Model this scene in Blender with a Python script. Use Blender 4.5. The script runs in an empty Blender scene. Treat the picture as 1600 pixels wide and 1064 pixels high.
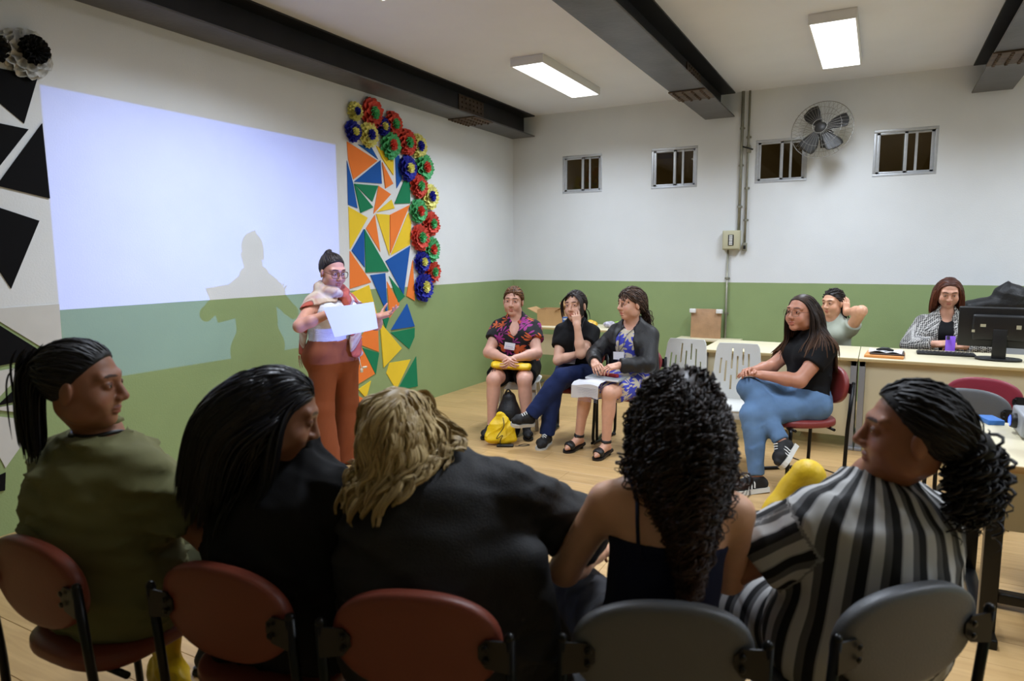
import bpy, bmesh, math, random
import numpy as np
from mathutils import Vector, Matrix, Euler
sc = bpy.context.scene
COL = sc.collection
rnd = random.Random(7)

# ---------------------------------------------------------------- camera
cam_d = bpy.data.cameras.new('camera'); cam = bpy.data.objects.new('camera', cam_d); COL.objects.link(cam)
YAW, PITCH, ROLL = 0.4959224, 0.1224519, -0.0056387
_f = Vector((-math.sin(YAW)*math.cos(PITCH), math.cos(YAW)*math.cos(PITCH), -math.sin(PITCH)))
_r = Vector((math.cos(YAW), math.sin(YAW), 0)); _u = _r.cross(_f)
_r2 = _r*math.cos(ROLL) + _u*math.sin(ROLL); _u2 = -_r*math.sin(ROLL) + _u*math.cos(ROLL)
cam.matrix_world = Matrix(((_r2.x, _u2.x, -_f.x, 4.28787), (_r2.y, _u2.y, -_f.y, -7.98142), (_r2.z, _u2.z, -_f.z, 1.55), (0, 0, 0, 1)))
cam_d.sensor_width = 36.0; cam_d.lens = 23.7134; cam_d.clip_start = 0.05
cam_d.dof.use_dof = True; cam_d.dof.focus_distance = 5.4; cam_d.dof.aperture_fstop = 3.2
sc.camera = cam

# ---------------------------------------------------------------- world, exposure
sc.view_settings.view_transform = 'Standard'
sc.view_settings.look = 'None'
sc.view_settings.gamma = 1.0
sc.view_settings.use_curve_mapping = False
sc.view_settings.exposure = 0.0
sc.cycles.use_denoising = True
sc.cycles.max_bounces = 6
world = bpy.data.worlds.new('night_outside'); sc.world = world; world.use_nodes = True
world.node_tree.nodes['Background'].inputs[0].default_value = (0.075, 0.062, 0.04, 1)
world.node_tree.nodes['Background'].inputs[1].default_value = 4.0

LAMP_WATT = 42.0           # each ceiling light
LAMP_COLOUR = (.90, 1.0, 1.15)
PROJECTOR_WATT = 900.0

# ---------------------------------------------------------------- colour and materials
def lin(c):
    return tuple(((v/255.0)/12.92 if v/255.0 <= 0.04045 else ((v/255.0+0.055)/1.055)**2.4) for v in c)
MATS = {}
def mat(name, rgb, rough=0.5, metal=0.0, var=0.0, vscale=8.0, bump=0.0, bscale=60.0, spec=0.5, emit=None, estr=0.0, attr=None, stretch=None, sheen=0.0):
    if name in MATS: return MATS[name]
    m = bpy.data.materials.new(name); m.use_nodes = True
    nt = m.node_tree; N = nt.nodes; L = nt.links
    b = N['Principled BSDF']
    c = lin(rgb) + (1,)
    b.inputs['Base Color'].default_value = c
    b.inputs['Roughness'].default_value = rough
    b.inputs['Metallic'].default_value = metal
    b.inputs['Specular IOR Level'].default_value = spec
    if sheen: b.inputs['Sheen Weight'].default_value = sheen
    src = None
    if var > 0 or bump > 0:
        tc = N.new('ShaderNodeTexCoord'); mp = N.new('ShaderNodeMapping'); L.new(tc.outputs['Object'], mp.inputs[0])
        if stretch: mp.inputs['Scale'].default_value = stretch
    if var > 0:
        n = N.new('ShaderNodeTexNoise'); n.inputs['Scale'].default_value = vscale; n.inputs['Detail'].default_value = 4
        L.new(mp.outputs[0], n.inputs['Vector'])
        r = N.new('ShaderNodeValToRGB')
        r.color_ramp.elements[0].position = 0.3; r.color_ramp.elements[1].position = 0.7
        r.color_ramp.elements[0].color = tuple(v*(1-var) for v in c[:3]) + (1,)
        r.color_ramp.elements[1].color = tuple(min(1, v*(1+var)) for v in c[:3]) + (1,)
        L.new(n.outputs['Fac'], r.inputs[0]); src = r.outputs[0]
        L.new(src, b.inputs['Base Color'])
    if attr:
        a = N.new('ShaderNodeAttribute'); a.attribute_name = attr
        mx = N.new('ShaderNodeMix'); mx.data_type = 'RGBA'; mx.blend_type = 'MULTIPLY'; mx.inputs[0].default_value = 1.0
        if src: L.new(src, mx.inputs[6])
        else: mx.inputs[6].default_value = c
        L.new(a.outputs['Color'], mx.inputs[7]); L.new(mx.outputs[2], b.inputs['Base Color'])
    if bump > 0:
        n2 = N.new('ShaderNodeTexNoise'); n2.inputs['Scale'].default_value = bscale; n2.inputs['Detail'].default_value = 3
        L.new(mp.outputs[0], n2.inputs['Vector'])
        bp = N.new('ShaderNodeBump'); bp.inputs['Strength'].default_value = bump; bp.inputs['Distance'].default_value = 0.01
        L.new(n2.outputs['Fac'], bp.inputs['Height']); L.new(bp.outputs[0], b.inputs['Normal'])
    if emit:
        b.inputs['Emission Color'].default_value = lin(emit) + (1,); b.inputs['Emission Strength'].default_value = estr
    MATS[name] = m
    return m

# ---------------------------------------------------------------- mesh helpers
def link(o, parent=None):
    COL.objects.link(o)
    if parent is not None: o.parent = parent
    return o
def tag(o, label=None, cat=None, group=None, kind=None):
    if label: o['label'] = label
    if cat: o['category'] = cat
    if group: o['group'] = group
    if kind: o['kind'] = kind
    return o
def thing(name, label, cat, loc=(0, 0, 0), rotz=0.0, group=None):
    o = bpy.data.objects.new(name, None); COL.objects.link(o)
    o.location = loc; o.rotation_euler = (0, 0, rotz); o.empty_display_size = 0.1
    return tag(o, label, cat, group)
def frame(d, up=(0, 0, 1)):
    d = Vector(d).normalized(); up = Vector(up)
    s = d.cross(up)
    if s.length < 1e-4: s = d.cross(Vector((1, 0, 0)))
    s.normalize(); return s, s.cross(d)
class MB:
    def __init__(s): s.v = []; s.f = []; s.smooth = []
    def _add(s, vs, fs, sm):
        n = len(s.v); s.v += [tuple(v) for v in vs]; s.f += [tuple(n+i for i in f) for f in fs]; s.smooth += [sm]*len(fs); return s
    def bm(s, bm, sm=False):
        bm.verts.index_update()
        s._add([v.co for v in bm.verts], [[v.index for v in f.verts] for f in bm.faces], sm); bm.free(); return s
    def box(s, c, size, rot=None, bev=0.0, seg=2):
        bm = bmesh.new(); bmesh.ops.create_cube(bm, size=1.0)
        for v in bm.verts: v.co = Vector((v.co.x*size[0], v.co.y*size[1], v.co.z*size[2]))
        if bev > 0: bmesh.ops.bevel(bm, geom=bm.edges[:], offset=bev, segments=seg, affect='EDGES', profile=0.6)
        R = Euler(rot).to_matrix() if rot is not None and not isinstance(rot, Matrix) else (rot or Matrix.Identity(3))
        for v in bm.verts: v.co = R @ v.co + Vector(c)
        return s.bm(bm, bev > 0 and seg > 1)
    def bar(s, x0, x1, y0, y1, z0, z1, bev=0.0):
        return s.box(((x0+x1)/2, (y0+y1)/2, (z0+z1)/2), (abs(x1-x0), abs(y1-y0), abs(z1-z0)), None, bev, 2 if bev else 1)
    def tube(s, pts, r, n=8, cap=True, closed=False):
        pts = [Vector(p) for p in pts]; m = len(pts); vs = []; fs = []
        rs = r if isinstance(r, (list, tuple)) else [r]*m
        prev = None
        for i, p in enumerate(pts):
            if closed: d = (pts[(i+1) % m]-pts[i-1])
            else: d = pts[min(i+1, m-1)]-pts[max(i-1, 0)]
            d.normalize()
            if prev is None: a, b = frame(d)
            else:
                a = prev-d*prev.dot(d)
                if a.length < 1e-5: a, b = frame(d)
                a.normalize(); b = a.cross(d)
            prev = a
            for k in range(n):
                t = 2*math.pi*k/n; vs.append(p+(a*math.cos(t)+b*math.sin(t))*rs[i])
        for i in range(m if closed else m-1):
            j = (i+1) % m
            for k in range(n): fs.append((i*n+k, i*n+(k+1) % n, j*n+(k+1) % n, j*n+k))
        s._add(vs, fs, True)
        if cap and not closed:
            s._add(vs[:n], [tuple(range(n))], False); s._add(vs[-n:], [tuple(reversed(range(n)))], False)
        return s
    def lathe(s, prof, n=24, c=(0, 0, 0), R=None, sm=True):
        R = R or Matrix.Identity(3); c = Vector(c); vs = []; fs = []
        for r, z in prof:
            for k in range(n):
                t = 2*math.pi*k/n; vs.append(c+R @ Vector((r*math.cos(t), r*math.sin(t), z)))
        for i in range(len(prof)-1):
            for k in range(n): fs.append((i*n+k, i*n+(k+1) % n, (i+1)*n+(k+1) % n, (i+1)*n+k))
        return s._add(vs, fs, sm)
    def sphere(s, c, r, nu=14, nv=9, R=None):
        R = R or Matrix.Identity(3); c = Vector(c)
        rr = r if isinstance(r, (tuple, list)) else (r, r, r); vs = []; fs = []
        for j in range(nv+1):
            ph = math.pi*j/nv
            for i in range(nu):
                th = 2*math.pi*i/nu
                vs.append(c+R @ Vector((rr[0]*math.sin(ph)*math.cos(th), rr[1]*math.sin(ph)*math.sin(th), rr[2]*math.cos(ph))))
        for j in range(nv):
            for i in range(nu): fs.append((j*nu+i, (j+1)*nu+i, (j+1)*nu+(i+1) % nu, j*nu+(i+1) % nu))
        return s._add(vs, fs, True)
    def prism(s, poly, origin, ax, ay, th):
        # polygon in (ax, ay) plane, extruded by th along ax x ay
        o = Vector(origin); ax = Vector(ax); ay = Vector(ay); nz = ax.cross(ay)*th
        n = len(poly); a = [o+ax*p[0]+ay*p[1] for p in poly]; b = [p+nz for p in a]
        fs = [tuple(reversed(range(n))), tuple(range(n, 2*n))]+[(i, (i+1) % n, n+(i+1) % n, n+i) for i in range(n)]
        return s._add(a+b, fs, False)
    def grid(s, fn, nu, nv, sm=True):
        vs = [fn(i/nu, j/nv) for j in range(nv+1) for i in range(nu+1)]
        fs = [(j*(nu+1)+i, j*(nu+1)+i+1, (j+1)*(nu+1)+i+1, (j+1)*(nu+1)+i) for j in range(nv) for i in range(nu)]
        return s._add(vs, fs, sm)
    def mesh(s, name, m=None):
        me = bpy.data.meshes.new(name); me.from_pydata(s.v, [], s.f)
        me.polygons.foreach_set('use_smooth', s.smooth)
        if m is not None:
            for q in (m if isinstance(m, list) else [m]): me.materials.append(q)
        me.update(); return me
    def build(s, name, m, parent=None, fix=True):
        me = s.mesh(name, m)
        if fix:
            bm = bmesh.new(); bm.from_mesh(me); bmesh.ops.remove_doubles(bm, verts=bm.verts, dist=1e-5)
            bmesh.ops.recalc_face_normals(bm, faces=bm.faces); bm.to_mesh(me); bm.free()
        return link(bpy.data.objects.new(name, me), parent)
def solid(o, th, off=0.0, bev=0.0):
    md = o.modifiers.new('thickness', 'SOLIDIFY'); md.thickness = th; md.offset = off
    if bev:
        b = o.modifiers.new('edge', 'BEVEL'); b.width = bev; b.segments = 2; b.limit_method = 'ANGLE'
    return o
def copy_tree(o, parent=None):
    c = o.copy(); COL.objects.link(c); c.parent = parent
    for ch in list(o.children): copy_tree(ch, c)
    return c
def smooth_path(pts, n=6):
    # Catmull-Rom through the points
    P = [Vector(p) for p in pts]; out = []
    for i in range(len(P)-1):
        p0 = P[max(i-1, 0)]; p1 = P[i]; p2 = P[i+1]; p3 = P[min(i+2, len(P)-1)]
        for k in range(n):
            t = k/n
            out.append(0.5*((2*p1)+(p2-p0)*t+(2*p0-5*p1+4*p2-p3)*t*t+(3*p1-p0-3*p2+p3)*t*t*t))
    out.append(P[-1]); return out
def round_path(pts, r, n=5):
    # straight runs with rounded bends
    P = [Vector(p) for p in pts]; out = [P[0]]
    for i in range(1, len(P)-1):
        a = (P[i-1]-P[i]); b = (P[i+1]-P[i]); q = min(r, a.length*.45, b.length*.45)
        A = P[i]+a.normalized()*q; B = P[i]+b.normalized()*q
        for k in range(n+1):
            t = k/n; out.append(A*(1-t)**2+P[i]*2*t*(1-t)+B*t*t)
    out.append(P[-1]); return out
# card pieces and flowers on the left wall, as (Y, Z) in metres
MOSAIC=[
('o', [(-3.174, 2.598), (-3.166, 2.444), (-3.105, 2.269), (-2.755, 2.479)]),
('b', [(-3.027, 2.592), (-2.838, 2.59), (-2.748, 2.494)]),
('y', [(-2.771, 2.618), (-2.686, 2.509), (-2.519, 2.366), (-2.512, 2.523)]),
('b', [(-2.482, 2.563), (-2.414, 2.572), (-2.375, 2.347), (-2.472, 2.242)]),
('b', [(-3.096, 2.25), (-2.71, 2.489), (-2.702, 2.268)]),
('o', [(-2.688, 2.473), (-2.527, 2.284), (-2.647, 2.227)]),
('b', [(-3.183, 2.428), (-3.112, 2.241), (-3.062, 2.011), (-3.187, 2.036)]),
('g', [(-3.097, 2.232), (-2.759, 2.243), (-2.85, 2.086)]),
('g', [(-3.097, 2.227), (-2.842, 2.034), (-3.023, 1.972)]),
('o', [(-2.75, 2.244), (-2.563, 2.178), (-2.838, 1.973)]),
('y', [(-2.558, 2.125), (-2.514, 2.044), (-2.789, 1.993)]),
('g', [(-2.351, 2.327), (-2.245, 2.329), (-2.259, 2.111), (-2.512, 2.088)]),
('y', [(-3.184, 2.02), (-2.923, 1.931), (-3.183, 1.633)]),
('b', [(-2.982, 1.823), (-2.992, 1.465), (-3.162, 1.621)]),
('g', [(-2.975, 1.823), (-2.977, 1.416), (-2.633, 1.421)]),
('o', [(-2.953, 1.831), (-2.817, 1.964), (-2.752, 1.613)]),
('y', [(-2.801, 1.975), (-2.597, 1.976), (-2.614, 1.697), (-2.614, 1.575)]),
('o', [(-2.588, 1.976), (-2.265, 2.092), (-2.366, 1.95), (-2.6, 1.599)]),
('y', [(-2.288, 2.015), (-2.241, 1.91), (-2.276, 1.688), (-2.594, 1.579)]),
('b', [(-2.272, 1.675), (-2.403, 1.173), (-2.677, 1.522)]),
('o', [(-2.234, 1.527), (-2.218, 1.104), (-2.356, 1.161)]),
('o', [(-3.186, 1.618), (-2.902, 1.322), (-3.203, 1.272)]),
('b', [(-2.911, 1.389), (-2.687, 1.404), (-2.669, 0.99)]),
('y', [(-3.189, 1.23), (-2.938, 1.296), (-2.832, 0.999), (-2.924, 1.006)]),
('o', [(-2.662, 1.321), (-2.471, 1.084), (-2.641, 0.953)]),
('g', [(-2.628, 1.371), (-2.382, 1.159), (-2.496, 1.101)]),
('b', [(-2.349, 1.079), (-2.229, 0.833), (-2.621, 0.833)]),
('g', [(-2.628, 0.807), (-2.224, 0.816), (-2.233, 0.72), (-2.328, 0.603)]),
('g', [(-2.783, 1.026), (-2.648, 0.954), (-2.702, 0.856)]),
('y', [(-2.792, 0.927), (-2.459, 0.627), (-2.756, 0.47)]),
('o', [(-2.821, 0.983), (-2.82, 0.635), (-3.137, 0.757), (-2.951, 0.918)]),
('g', [(-3.063, 0.706), (-2.818, 0.624), (-2.878, 0.418)]),
('o', [(-3.138, 0.742), (-3.074, 0.712), (-2.893, 0.428), (-3.135, 0.368)]),
('y', [(-2.714, 0.408), (-2.661, 0.504), (-2.31, 0.491), (-2.565, 0.209)]),
('g', [(-2.214, 0.508), (-2.198, 0.184), (-2.547, 0.2)]),
('y', [(-3.137, 0.315), (-2.954, 0.368), (-3.031, 0.209)]),
('o', [(-3.14, 0.255), (-3.032, 0.194), (-3.058, 0.125), (-3.146, 0.143)]),
]
BLACKS=[
('k', [(-6.104, 2.59), (-5.927, 2.592), (-5.737, 2.594), (-5.833, 2.316), (-5.943, 2.403)]),
('k', [(-6.157, 2.304), (-5.952, 2.296), (-5.813, 2.287), (-5.972, 2.071), (-6.073, 1.951)]),
('k', [(-5.739, 2.331), (-5.733, 1.908), (-6.0, 1.958)]),
('k', [(-6.166, 1.893), (-5.799, 1.776), (-5.977, 1.392), (-6.1, 1.643)]),
('k', [(-6.243, 1.339), (-6.048, 1.188), (-5.816, 0.989), (-6.278, 0.95)]),
('k', [(-6.102, 0.745), (-5.888, 0.919), (-5.88, 0.762)]),
('w', [(-6.138, 1.284), (-5.731, 1.29), (-5.735, 0.978), (-5.771, 0.979), (-6.046, 1.21)]),
('w', [(-6.253, 0.911), (-6.07, 0.939), (-5.923, 0.947), (-6.082, 0.799), (-6.276, 0.653)]),
('w', [(-6.266, 0.756), (-6.087, 0.735), (-5.914, 0.734), (-5.903, 0.652), (-6.089, 0.717)]),
('w', [(-6.268, 0.739), (-6.092, 0.681), (-5.883, 0.609), (-6.012, 0.48), (-6.092, 0.385), (-6.112, 0.446)]),
('k', [(-6.246, 0.323), (-6.094, 0.359), (-6.106, 0.258), (-6.25, 0.271)]),
]
FLOWERS=[
('y', 'b', -3.085, 2.874, 0.085),
('r', 'g', -2.84, 2.904, 0.141),
('b', 'y', -3.118, 2.692, 0.091),
('y', 'b', -2.897, 2.697, 0.117),
('b', 'y', -2.696, 2.805, 0.09),
('r', 'g', -2.528, 2.853, 0.122),
('g', 'r', -2.577, 2.645, 0.135),
('r', 'g', -2.31, 2.711, 0.133),
('y', 'b', -2.12, 2.7, 0.123),
('b', 'y', -2.308, 2.458, 0.128),
('g', 'r', -2.02, 2.498, 0.139),
('r', 'g', -2.129, 2.294, 0.124),
('y', 'b', -1.932, 2.201, 0.135),
('g', 'r', -2.146, 2.038, 0.125),
('r', 'g', -1.92, 1.915, 0.129),
('r', 'g', -2.127, 1.765, 0.14),
('g', 'r', -1.93, 1.642, 0.137),
('b', 'y', -2.102, 1.51, 0.115),
('r', 'g', -1.91, 1.398, 0.118),
('b', 'y', -2.078, 1.243, 0.15),
]
# ================================================================ THE ROOM
RX, RY, RH, WZ = 7.6, -10.6, 3.343, 1.254      # right wall, wall behind the camera, ceiling height, top of the green paint
def painted_wall(name):
    m = bpy.data.materials.new(name); m.use_nodes = True; N = m.node_tree.nodes; L = m.node_tree.links; b = N['Principled BSDF']
    b.inputs['Roughness'].default_value = 0.55
    tc = N.new('ShaderNodeNewGeometry'); sp = N.new('ShaderNodeSeparateXYZ'); L.new(tc.outputs['Position'], sp.inputs[0])
    no = N.new('ShaderNodeTexNoise'); no.inputs['Scale'].default_value = 2.3; no.inputs['Detail'].default_value = 6; L.new(tc.outputs['Position'], no.inputs['Vector'])
    ad = N.new('ShaderNodeMath'); ad.operation = 'MULTIPLY_ADD'; ad.inputs[1].default_value = 0.006; L.new(no.outputs['Fac'], ad.inputs[0]); L.new(sp.outputs['Z'], ad.inputs[2])
    gt = N.new('ShaderNodeMath'); gt.operation = 'GREATER_THAN'; gt.inputs[1].default_value = WZ+0.003; L.new(ad.outputs[0], gt.inputs[0])
    def two(c, v):
        r = N.new('ShaderNodeValToRGB'); r.color_ramp.elements[0].position = .25; r.color_ramp.elements[1].position = .75
        c = lin(c); r.color_ramp.elements[0].color = tuple(x*(1-v) for x in c)+(1,); r.color_ramp.elements[1].color = tuple(x*(1+v) for x in c)+(1,)
        L.new(no.outputs['Fac'], r.inputs[0]); return r.outputs[0]
    mx = N.new('ShaderNodeMix'); mx.data_type = 'RGBA'; L.new(gt.outputs[0], mx.inputs[0])
    L.new(two((142, 162, 110), .05), mx.inputs[6]); L.new(two((223, 226, 227), .03), mx.inputs[7]); L.new(mx.outputs[2], b.inputs['Base Color'])
    n2 = N.new('ShaderNodeTexNoise'); n2.inputs['Scale'].default_value = 90; L.new(tc.outputs['Position'], n2.inputs['Vector'])
    bp = N.new('ShaderNodeBump'); bp.inputs['Strength'].default_value = .12; bp.inputs['Distance'].default_value = .01; L.new(n2.outputs['Fac'], bp.inputs['Height']); L.new(bp.outputs[0], b.inputs['Normal'])
    return m
M_wall = painted_wall('painted_wall_white_over_green')
M_ceil = mat('ceiling_paint', (223, 225, 232), .8, var=.03, vscale=1.5, bump=.1, bscale=70)
def struct(mb, name, m): return tag(mb.build(name, m), kind='structure')
struct(MB().bar(-.15, 0, RY, .15, 0, RH), 'wall_left', M_wall)
WINS = [(.71, 1.24), (1.86, 2.40), (3.03, 3.56), (4.18, 4.74)]; WZ0, WZ1 = 2.345, 2.81
w = MB(); w.bar(0, RX, 0, .15, 0, WZ0); w.bar(0, RX, 0, .15, WZ1, RH); xs = [0]+[q for p in WINS for q in p]+[RX]
for i in range(0, len(xs), 2): w.bar(xs[i], xs[i+1], 0, .15, WZ0, WZ1)
struct(w, 'wall_back', M_wall)
struct(MB().bar(RX, RX+.15, RY, .15, 0, RH), 'wall_right', M_wall)
struct(MB().bar(-.15, RX+.15, RY-.15, RY, 0, RH), 'wall_front', M_wall)
struct(MB().bar(-.15, RX+.15, RY-.15, .15, RH, RH+.1), 'ceiling', M_ceil)

# floor: laminate planks along X
def wood(name, rgb, rough=.33):
    m = bpy.data.materials.new(name); m.use_nodes = True; N = m.node_tree.nodes; L = m.node_tree.links; b = N['Principled BSDF']
    g = N.new('ShaderNodeNewGeometry'); oi = N.new('ShaderNodeObjectInfo')
    mp = N.new('ShaderNodeMapping'); mp.inputs['Scale'].default_value = (1.2, 16, 1); L.new(g.outputs['Position'], mp.inputs[0])
    off = N.new('ShaderNodeCombineXYZ'); ml = N.new('ShaderNodeMath'); ml.operation = 'MULTIPLY'; ml.inputs[1].default_value = 37.0
    L.new(oi.outputs['Random'], ml.inputs[0]); L.new(ml.outputs[0], off.inputs[0]); L.new(ml.outputs[0], off.inputs[2]); L.new(off.outputs[0], mp.inputs['Location'])
    n = N.new('ShaderNodeTexNoise'); n.inputs['Scale'].default_value = 2.2; n.inputs['Detail'].default_value = 8; n.inputs['Distortion'].default_value = .7; L.new(mp.outputs[0], n.inputs['Vector'])
    r = N.new('ShaderNodeValToRGB'); c = lin(rgb); e = r.color_ramp.elements
    e[0].position = .3; e[1].position = .72; e[0].color = (c[0]*.86, c[1]*.82, c[2]*.76, 1); e[1].color = (c[0]*1.12, c[1]*1.12, c[2]*1.12, 1); L.new(n.outputs['Fac'], r.inputs[0])
    hv = N.new('ShaderNodeHueSaturation'); ma = N.new('ShaderNodeMapRange'); ma.inputs[3].default_value = .92; ma.inputs[4].default_value = 1.07
    L.new(oi.outputs['Random'], ma.inputs[0]); L.new(ma.outputs[0], hv.inputs['Value']); L.new(r.outputs[0], hv.inputs['Color']); L.new(hv.outputs[0], b.inputs['Base Color'])
    rr = N.new('ShaderNodeMapRange'); rr.inputs[3].default_value = rough-.07; rr.inputs[4].default_value = rough+.12; L.new(n.outputs['Fac'], rr.inputs[0]); L.new(rr.outputs[0], b.inputs['Roughness'])
    return m
M_wood = wood('laminate_wood', (192, 158, 108))
floor = tag(MB().bar(-.15, RX+.15, RY-.15, .15, -.12, -.006).build('floor', mat('floor_screed', (120, 88, 52), .5)), kind='structure')
PW, PL = .2, 1.38
pl_mesh = MB().box((0, 0, -.004), (PL-.0016, PW-.0016, .010), None, .0012, 1).mesh('plank', M_wood)
pl_half = {}
rows = int(9.0/PW); count = 0; rest = MB()
for j in range(rows+8):
    y = -PW/2-j*PW; x0 = -[0, .55, .95, .3, .8][j % 5]*PL*.9
    x = x0
    while x < RX:
        a = max(x, 0.0); bnd = min(x+PL, RX); L_ = bnd-a
        if L_ > .02:
            if y > -7.9 and a < 6.0 and count < 300:
                key = round(L_, 3)
                if abs(L_-PL) < 1e-4: me = pl_mesh
                else:
                    if key not in pl_half: pl_half[key] = MB().box((0, 0, -.004), (L_-.0016, PW-.0016, .010), None, .0012, 1).mesh('plank', M_wood)
                    me = pl_half[key]
                o = bpy.data.objects.new('plank', me); link(o, floor); o.location = ((a+bnd)/2, y, 0); count += 1
            else: rest.box(((a+bnd)/2, y, -.004), (L_-.0016, PW-.0016, .010))
        x += PL
tag(rest.build('plank_field', M_wood, floor), kind='stuff')

# windows
M_alu = mat('brushed_aluminium', (198, 202, 206), .38, .5, var=.05, vscale=30)
def glass():
    m = bpy.data.materials.new('window_glass'); m.use_nodes = True; N = m.node_tree.nodes; L = m.node_tree.links
    N.remove(N['Principled BSDF']); t = N.new('ShaderNodeBsdfTransparent'); t.inputs[0].default_value = (.6, .58, .5, 1)
    g = N.new('ShaderNodeBsdfGlossy'); g.inputs['Roughness'].default_value = .03; g.inputs[0].default_value = (.9, .9, .85, 1)
    f = N.new('ShaderNodeFresnel'); f.inputs[0].default_value = 1.5; x = N.new('ShaderNodeMixShader')
    L.new(f.outputs[0], x.inputs[0]); L.new(t.outputs[0], x.inputs[1]); L.new(g.outputs[0], x.inputs[2]); L.new(x.outputs[0], N['Material Output'].inputs[0]); return m
M_glass = glass()
for i, (a, b) in enumerate(WINS[:4]):
    wn = thing('window_%d' % (i+1), None, None, ((a+b)/2, 0, WZ0)); wn['kind'] = 'structure'
    W = (b-a); H = WZ1-WZ0; h = W/2
    f = MB(); f.bar(-h, h, .0, .07, 0, .028, .003); f.bar(-h, h, .0, .07, H-.028, H, .003); f.bar(-h, -h+.028, .0, .07, .028, H-.028, .003); f.bar(h-.028, h, .0, .07, .028, H-.028, .003)
    f.build('window_frame', M_alu, wn)
    mid = -h+W*.5
    for (p, q, yy) in ((-h+.028, mid+.02, .018), (mid-.02, h-.028, .045)):
        s = MB(); z0, z1 = .028, H-.028
        s.bar(p, q, yy-.011, yy+.011, z0, z0+.022, .002); s.bar(p, q, yy-.011, yy+.011, z1-.022, z1, .002); s.bar(p, p+.03, yy-.011, yy+.011, z0, z1, .002); s.bar(q-.03, q, yy-.011, yy+.011, z0, z1, .002)
        so = s.build('sash', M_alu, wn)
        MB().bar(p+.03, q-.03, yy-.003, yy+.003, z0+.022, z1-.022).build('pane', M_glass, so)
    s = MB().bar(mid+.085, mid+.108, .02, .03, .03, H-.03).build('meeting_rail', M_alu, wn)
# the dim corridor behind the windows
M_corr = mat('corridor_paint', (120, 104, 76), .8, var=.2, vscale=1.2)
struct(MB().bar(-.5, RX+.5, 2.2, 2.3, 0, 4.4), 'wall_corridor', M_corr)
cb = MB()
for x in (1.3, 3.4, 5.6): cb.bar(x, x+.3, .2, 2.2, 3.0, 3.3)
struct(cb, 'trim_1', mat('corridor_steel', (52, 46, 40), .6))

# steel beams under the ceiling
M_steel = mat('dark_grey_steel_paint', (82, 80, 82), .42, .15, var=.18, vscale=5, bump=.15, bscale=25)
M_steeld = mat('steel_recess_shade', (30, 29, 31), .5, .2, var=.3, vscale=4)  # beam steel darkened: shade between the flanges put into the colour
M_rust = mat('rusty_splice_steel', (84, 68, 54), .6, .3, var=.35, vscale=14)
def beam(x0, x1, y_end, label, rust=True):
    c = (x0+x1)/2; h = (x1-x0)/2; zb, zt = 3.078, RH
    t = thing('steel_beam', label, 'beam', (c, 0, 0), 0, 'steel ceiling beams')
    MB().bar(-h, h, RY, y_end, zb, zb+.016, .003).build('bottom_flange', M_steel, t)
    MB().bar(-.007, .007, RY, y_end, zb+.016, zt-.014).build('web', M_steeld, t)
    MB().bar(-h, h, RY, y_end, zt-.014, zt-.001).build('top_flange', M_steeld, t)
    ys = -1.32
    s = MB().bar(-h-.012, h+.012, ys-.2, ys+.2, zb-.012, zb, .002).build('splice_plate', M_rust, t)
    bm = MB()
    for ix in range(4):
        for iy in range(7):
            x = (-h+.035)+(ix*(2*h-.07)/3); y = ys-.17+iy*.056
            bm.lathe([(.0, -.016), (.011, -.015), (.013, -.006), (.013, 0)], 6, (x, y, zb-.012))
    tag(bm.build('bolt_rows', M_rust, s), kind='stuff')
    for sg in (-1, 1):
        p = MB().bar(sg*.007, sg*.019, ys-.26, ys+.26, zb+.03, zt-.03).build('web_plate', M_rust, t)
        bm = MB()
        for iz in range(4):
            for iy in range(6): bm.lathe([(0, .014), (.012, .012), (.012, 0)], 6, (sg*.019, ys-.2+iy*.08, zb+.06+iz*.05), Matrix.Rotation(sg*math.pi/2, 3, 'Y'))
        tag(bm.build('bolt_rows', M_rust, p), kind='stuff')
    return t
beam(.005, .335, -.03, 'dark steel ceiling beam running along the top of the mural wall')
beam(2.48, 2.80, -.03, 'dark steel ceiling beam between the two lit ceiling lights')
beam(4.98, 5.30, -.03, 'dark steel ceiling beam at the upper right corner of the room')

# ceiling lights
M_lampbody = mat('lamp_white_enamel', (226, 226, 224), .45)
M_lampon = mat('lamp_diffuser', (255, 255, 255), .5, emit=(250, 252, 255), estr=4.0)
def ceiling_light(x, y, label):
    t = thing('ceiling_light', label, 'ceiling light', (x, y, RH), 0, 'surface mounted ceiling lights')
    w, l, d = .165, .70, .075
    f = MB(); f.bar(-w, w, -l, l, -.012, -.0005, .002)
    for s in (-1, 1): f.bar(s*w, s*(w-.012), -l, l, -d, -.012, .002); f.bar(-w+.012, w-.012, s*l, s*(l-.012), -d, -.012, .002)
    f.build('housing', M_lampbody, t)
    MB().bar(-w+.013, w-.013, -l+.013, l-.013, -d+.004, -d+.012).build('diffuser', M_lampon, t)
    ad = bpy.data.lights.new('lamp_light', 'AREA'); ad.shape = 'RECTANGLE'; ad.size = 2*w-.03; ad.size_y = 2*l-.03; ad.energy = LAMP_WATT; ad.color = LAMP_COLOUR; ad.spread = math.radians(142)
    ao = bpy.data.objects.new('lamp_light', ad); link(ao, t); ao.location = (0, 0, -d+.001)
    return t
ceiling_light(1.41, -1.66, 'lit white ceiling light above the seated women by the back corner')
ceiling_light(3.89, -1.55, 'lit white ceiling light nearest the wall fan')
ceiling_light(1.41, -4.87, 'lit white ceiling light cut off by the top edge above the projected image')
ceiling_light(3.89, -4.87, 'white ceiling light out of frame above the open floor')
ceiling_light(6.4, -1.55, 'white ceiling light out of frame above the right hand desks')
ceiling_light(6.4, -4.87, 'white ceiling light out of frame above the projector table')
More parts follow.
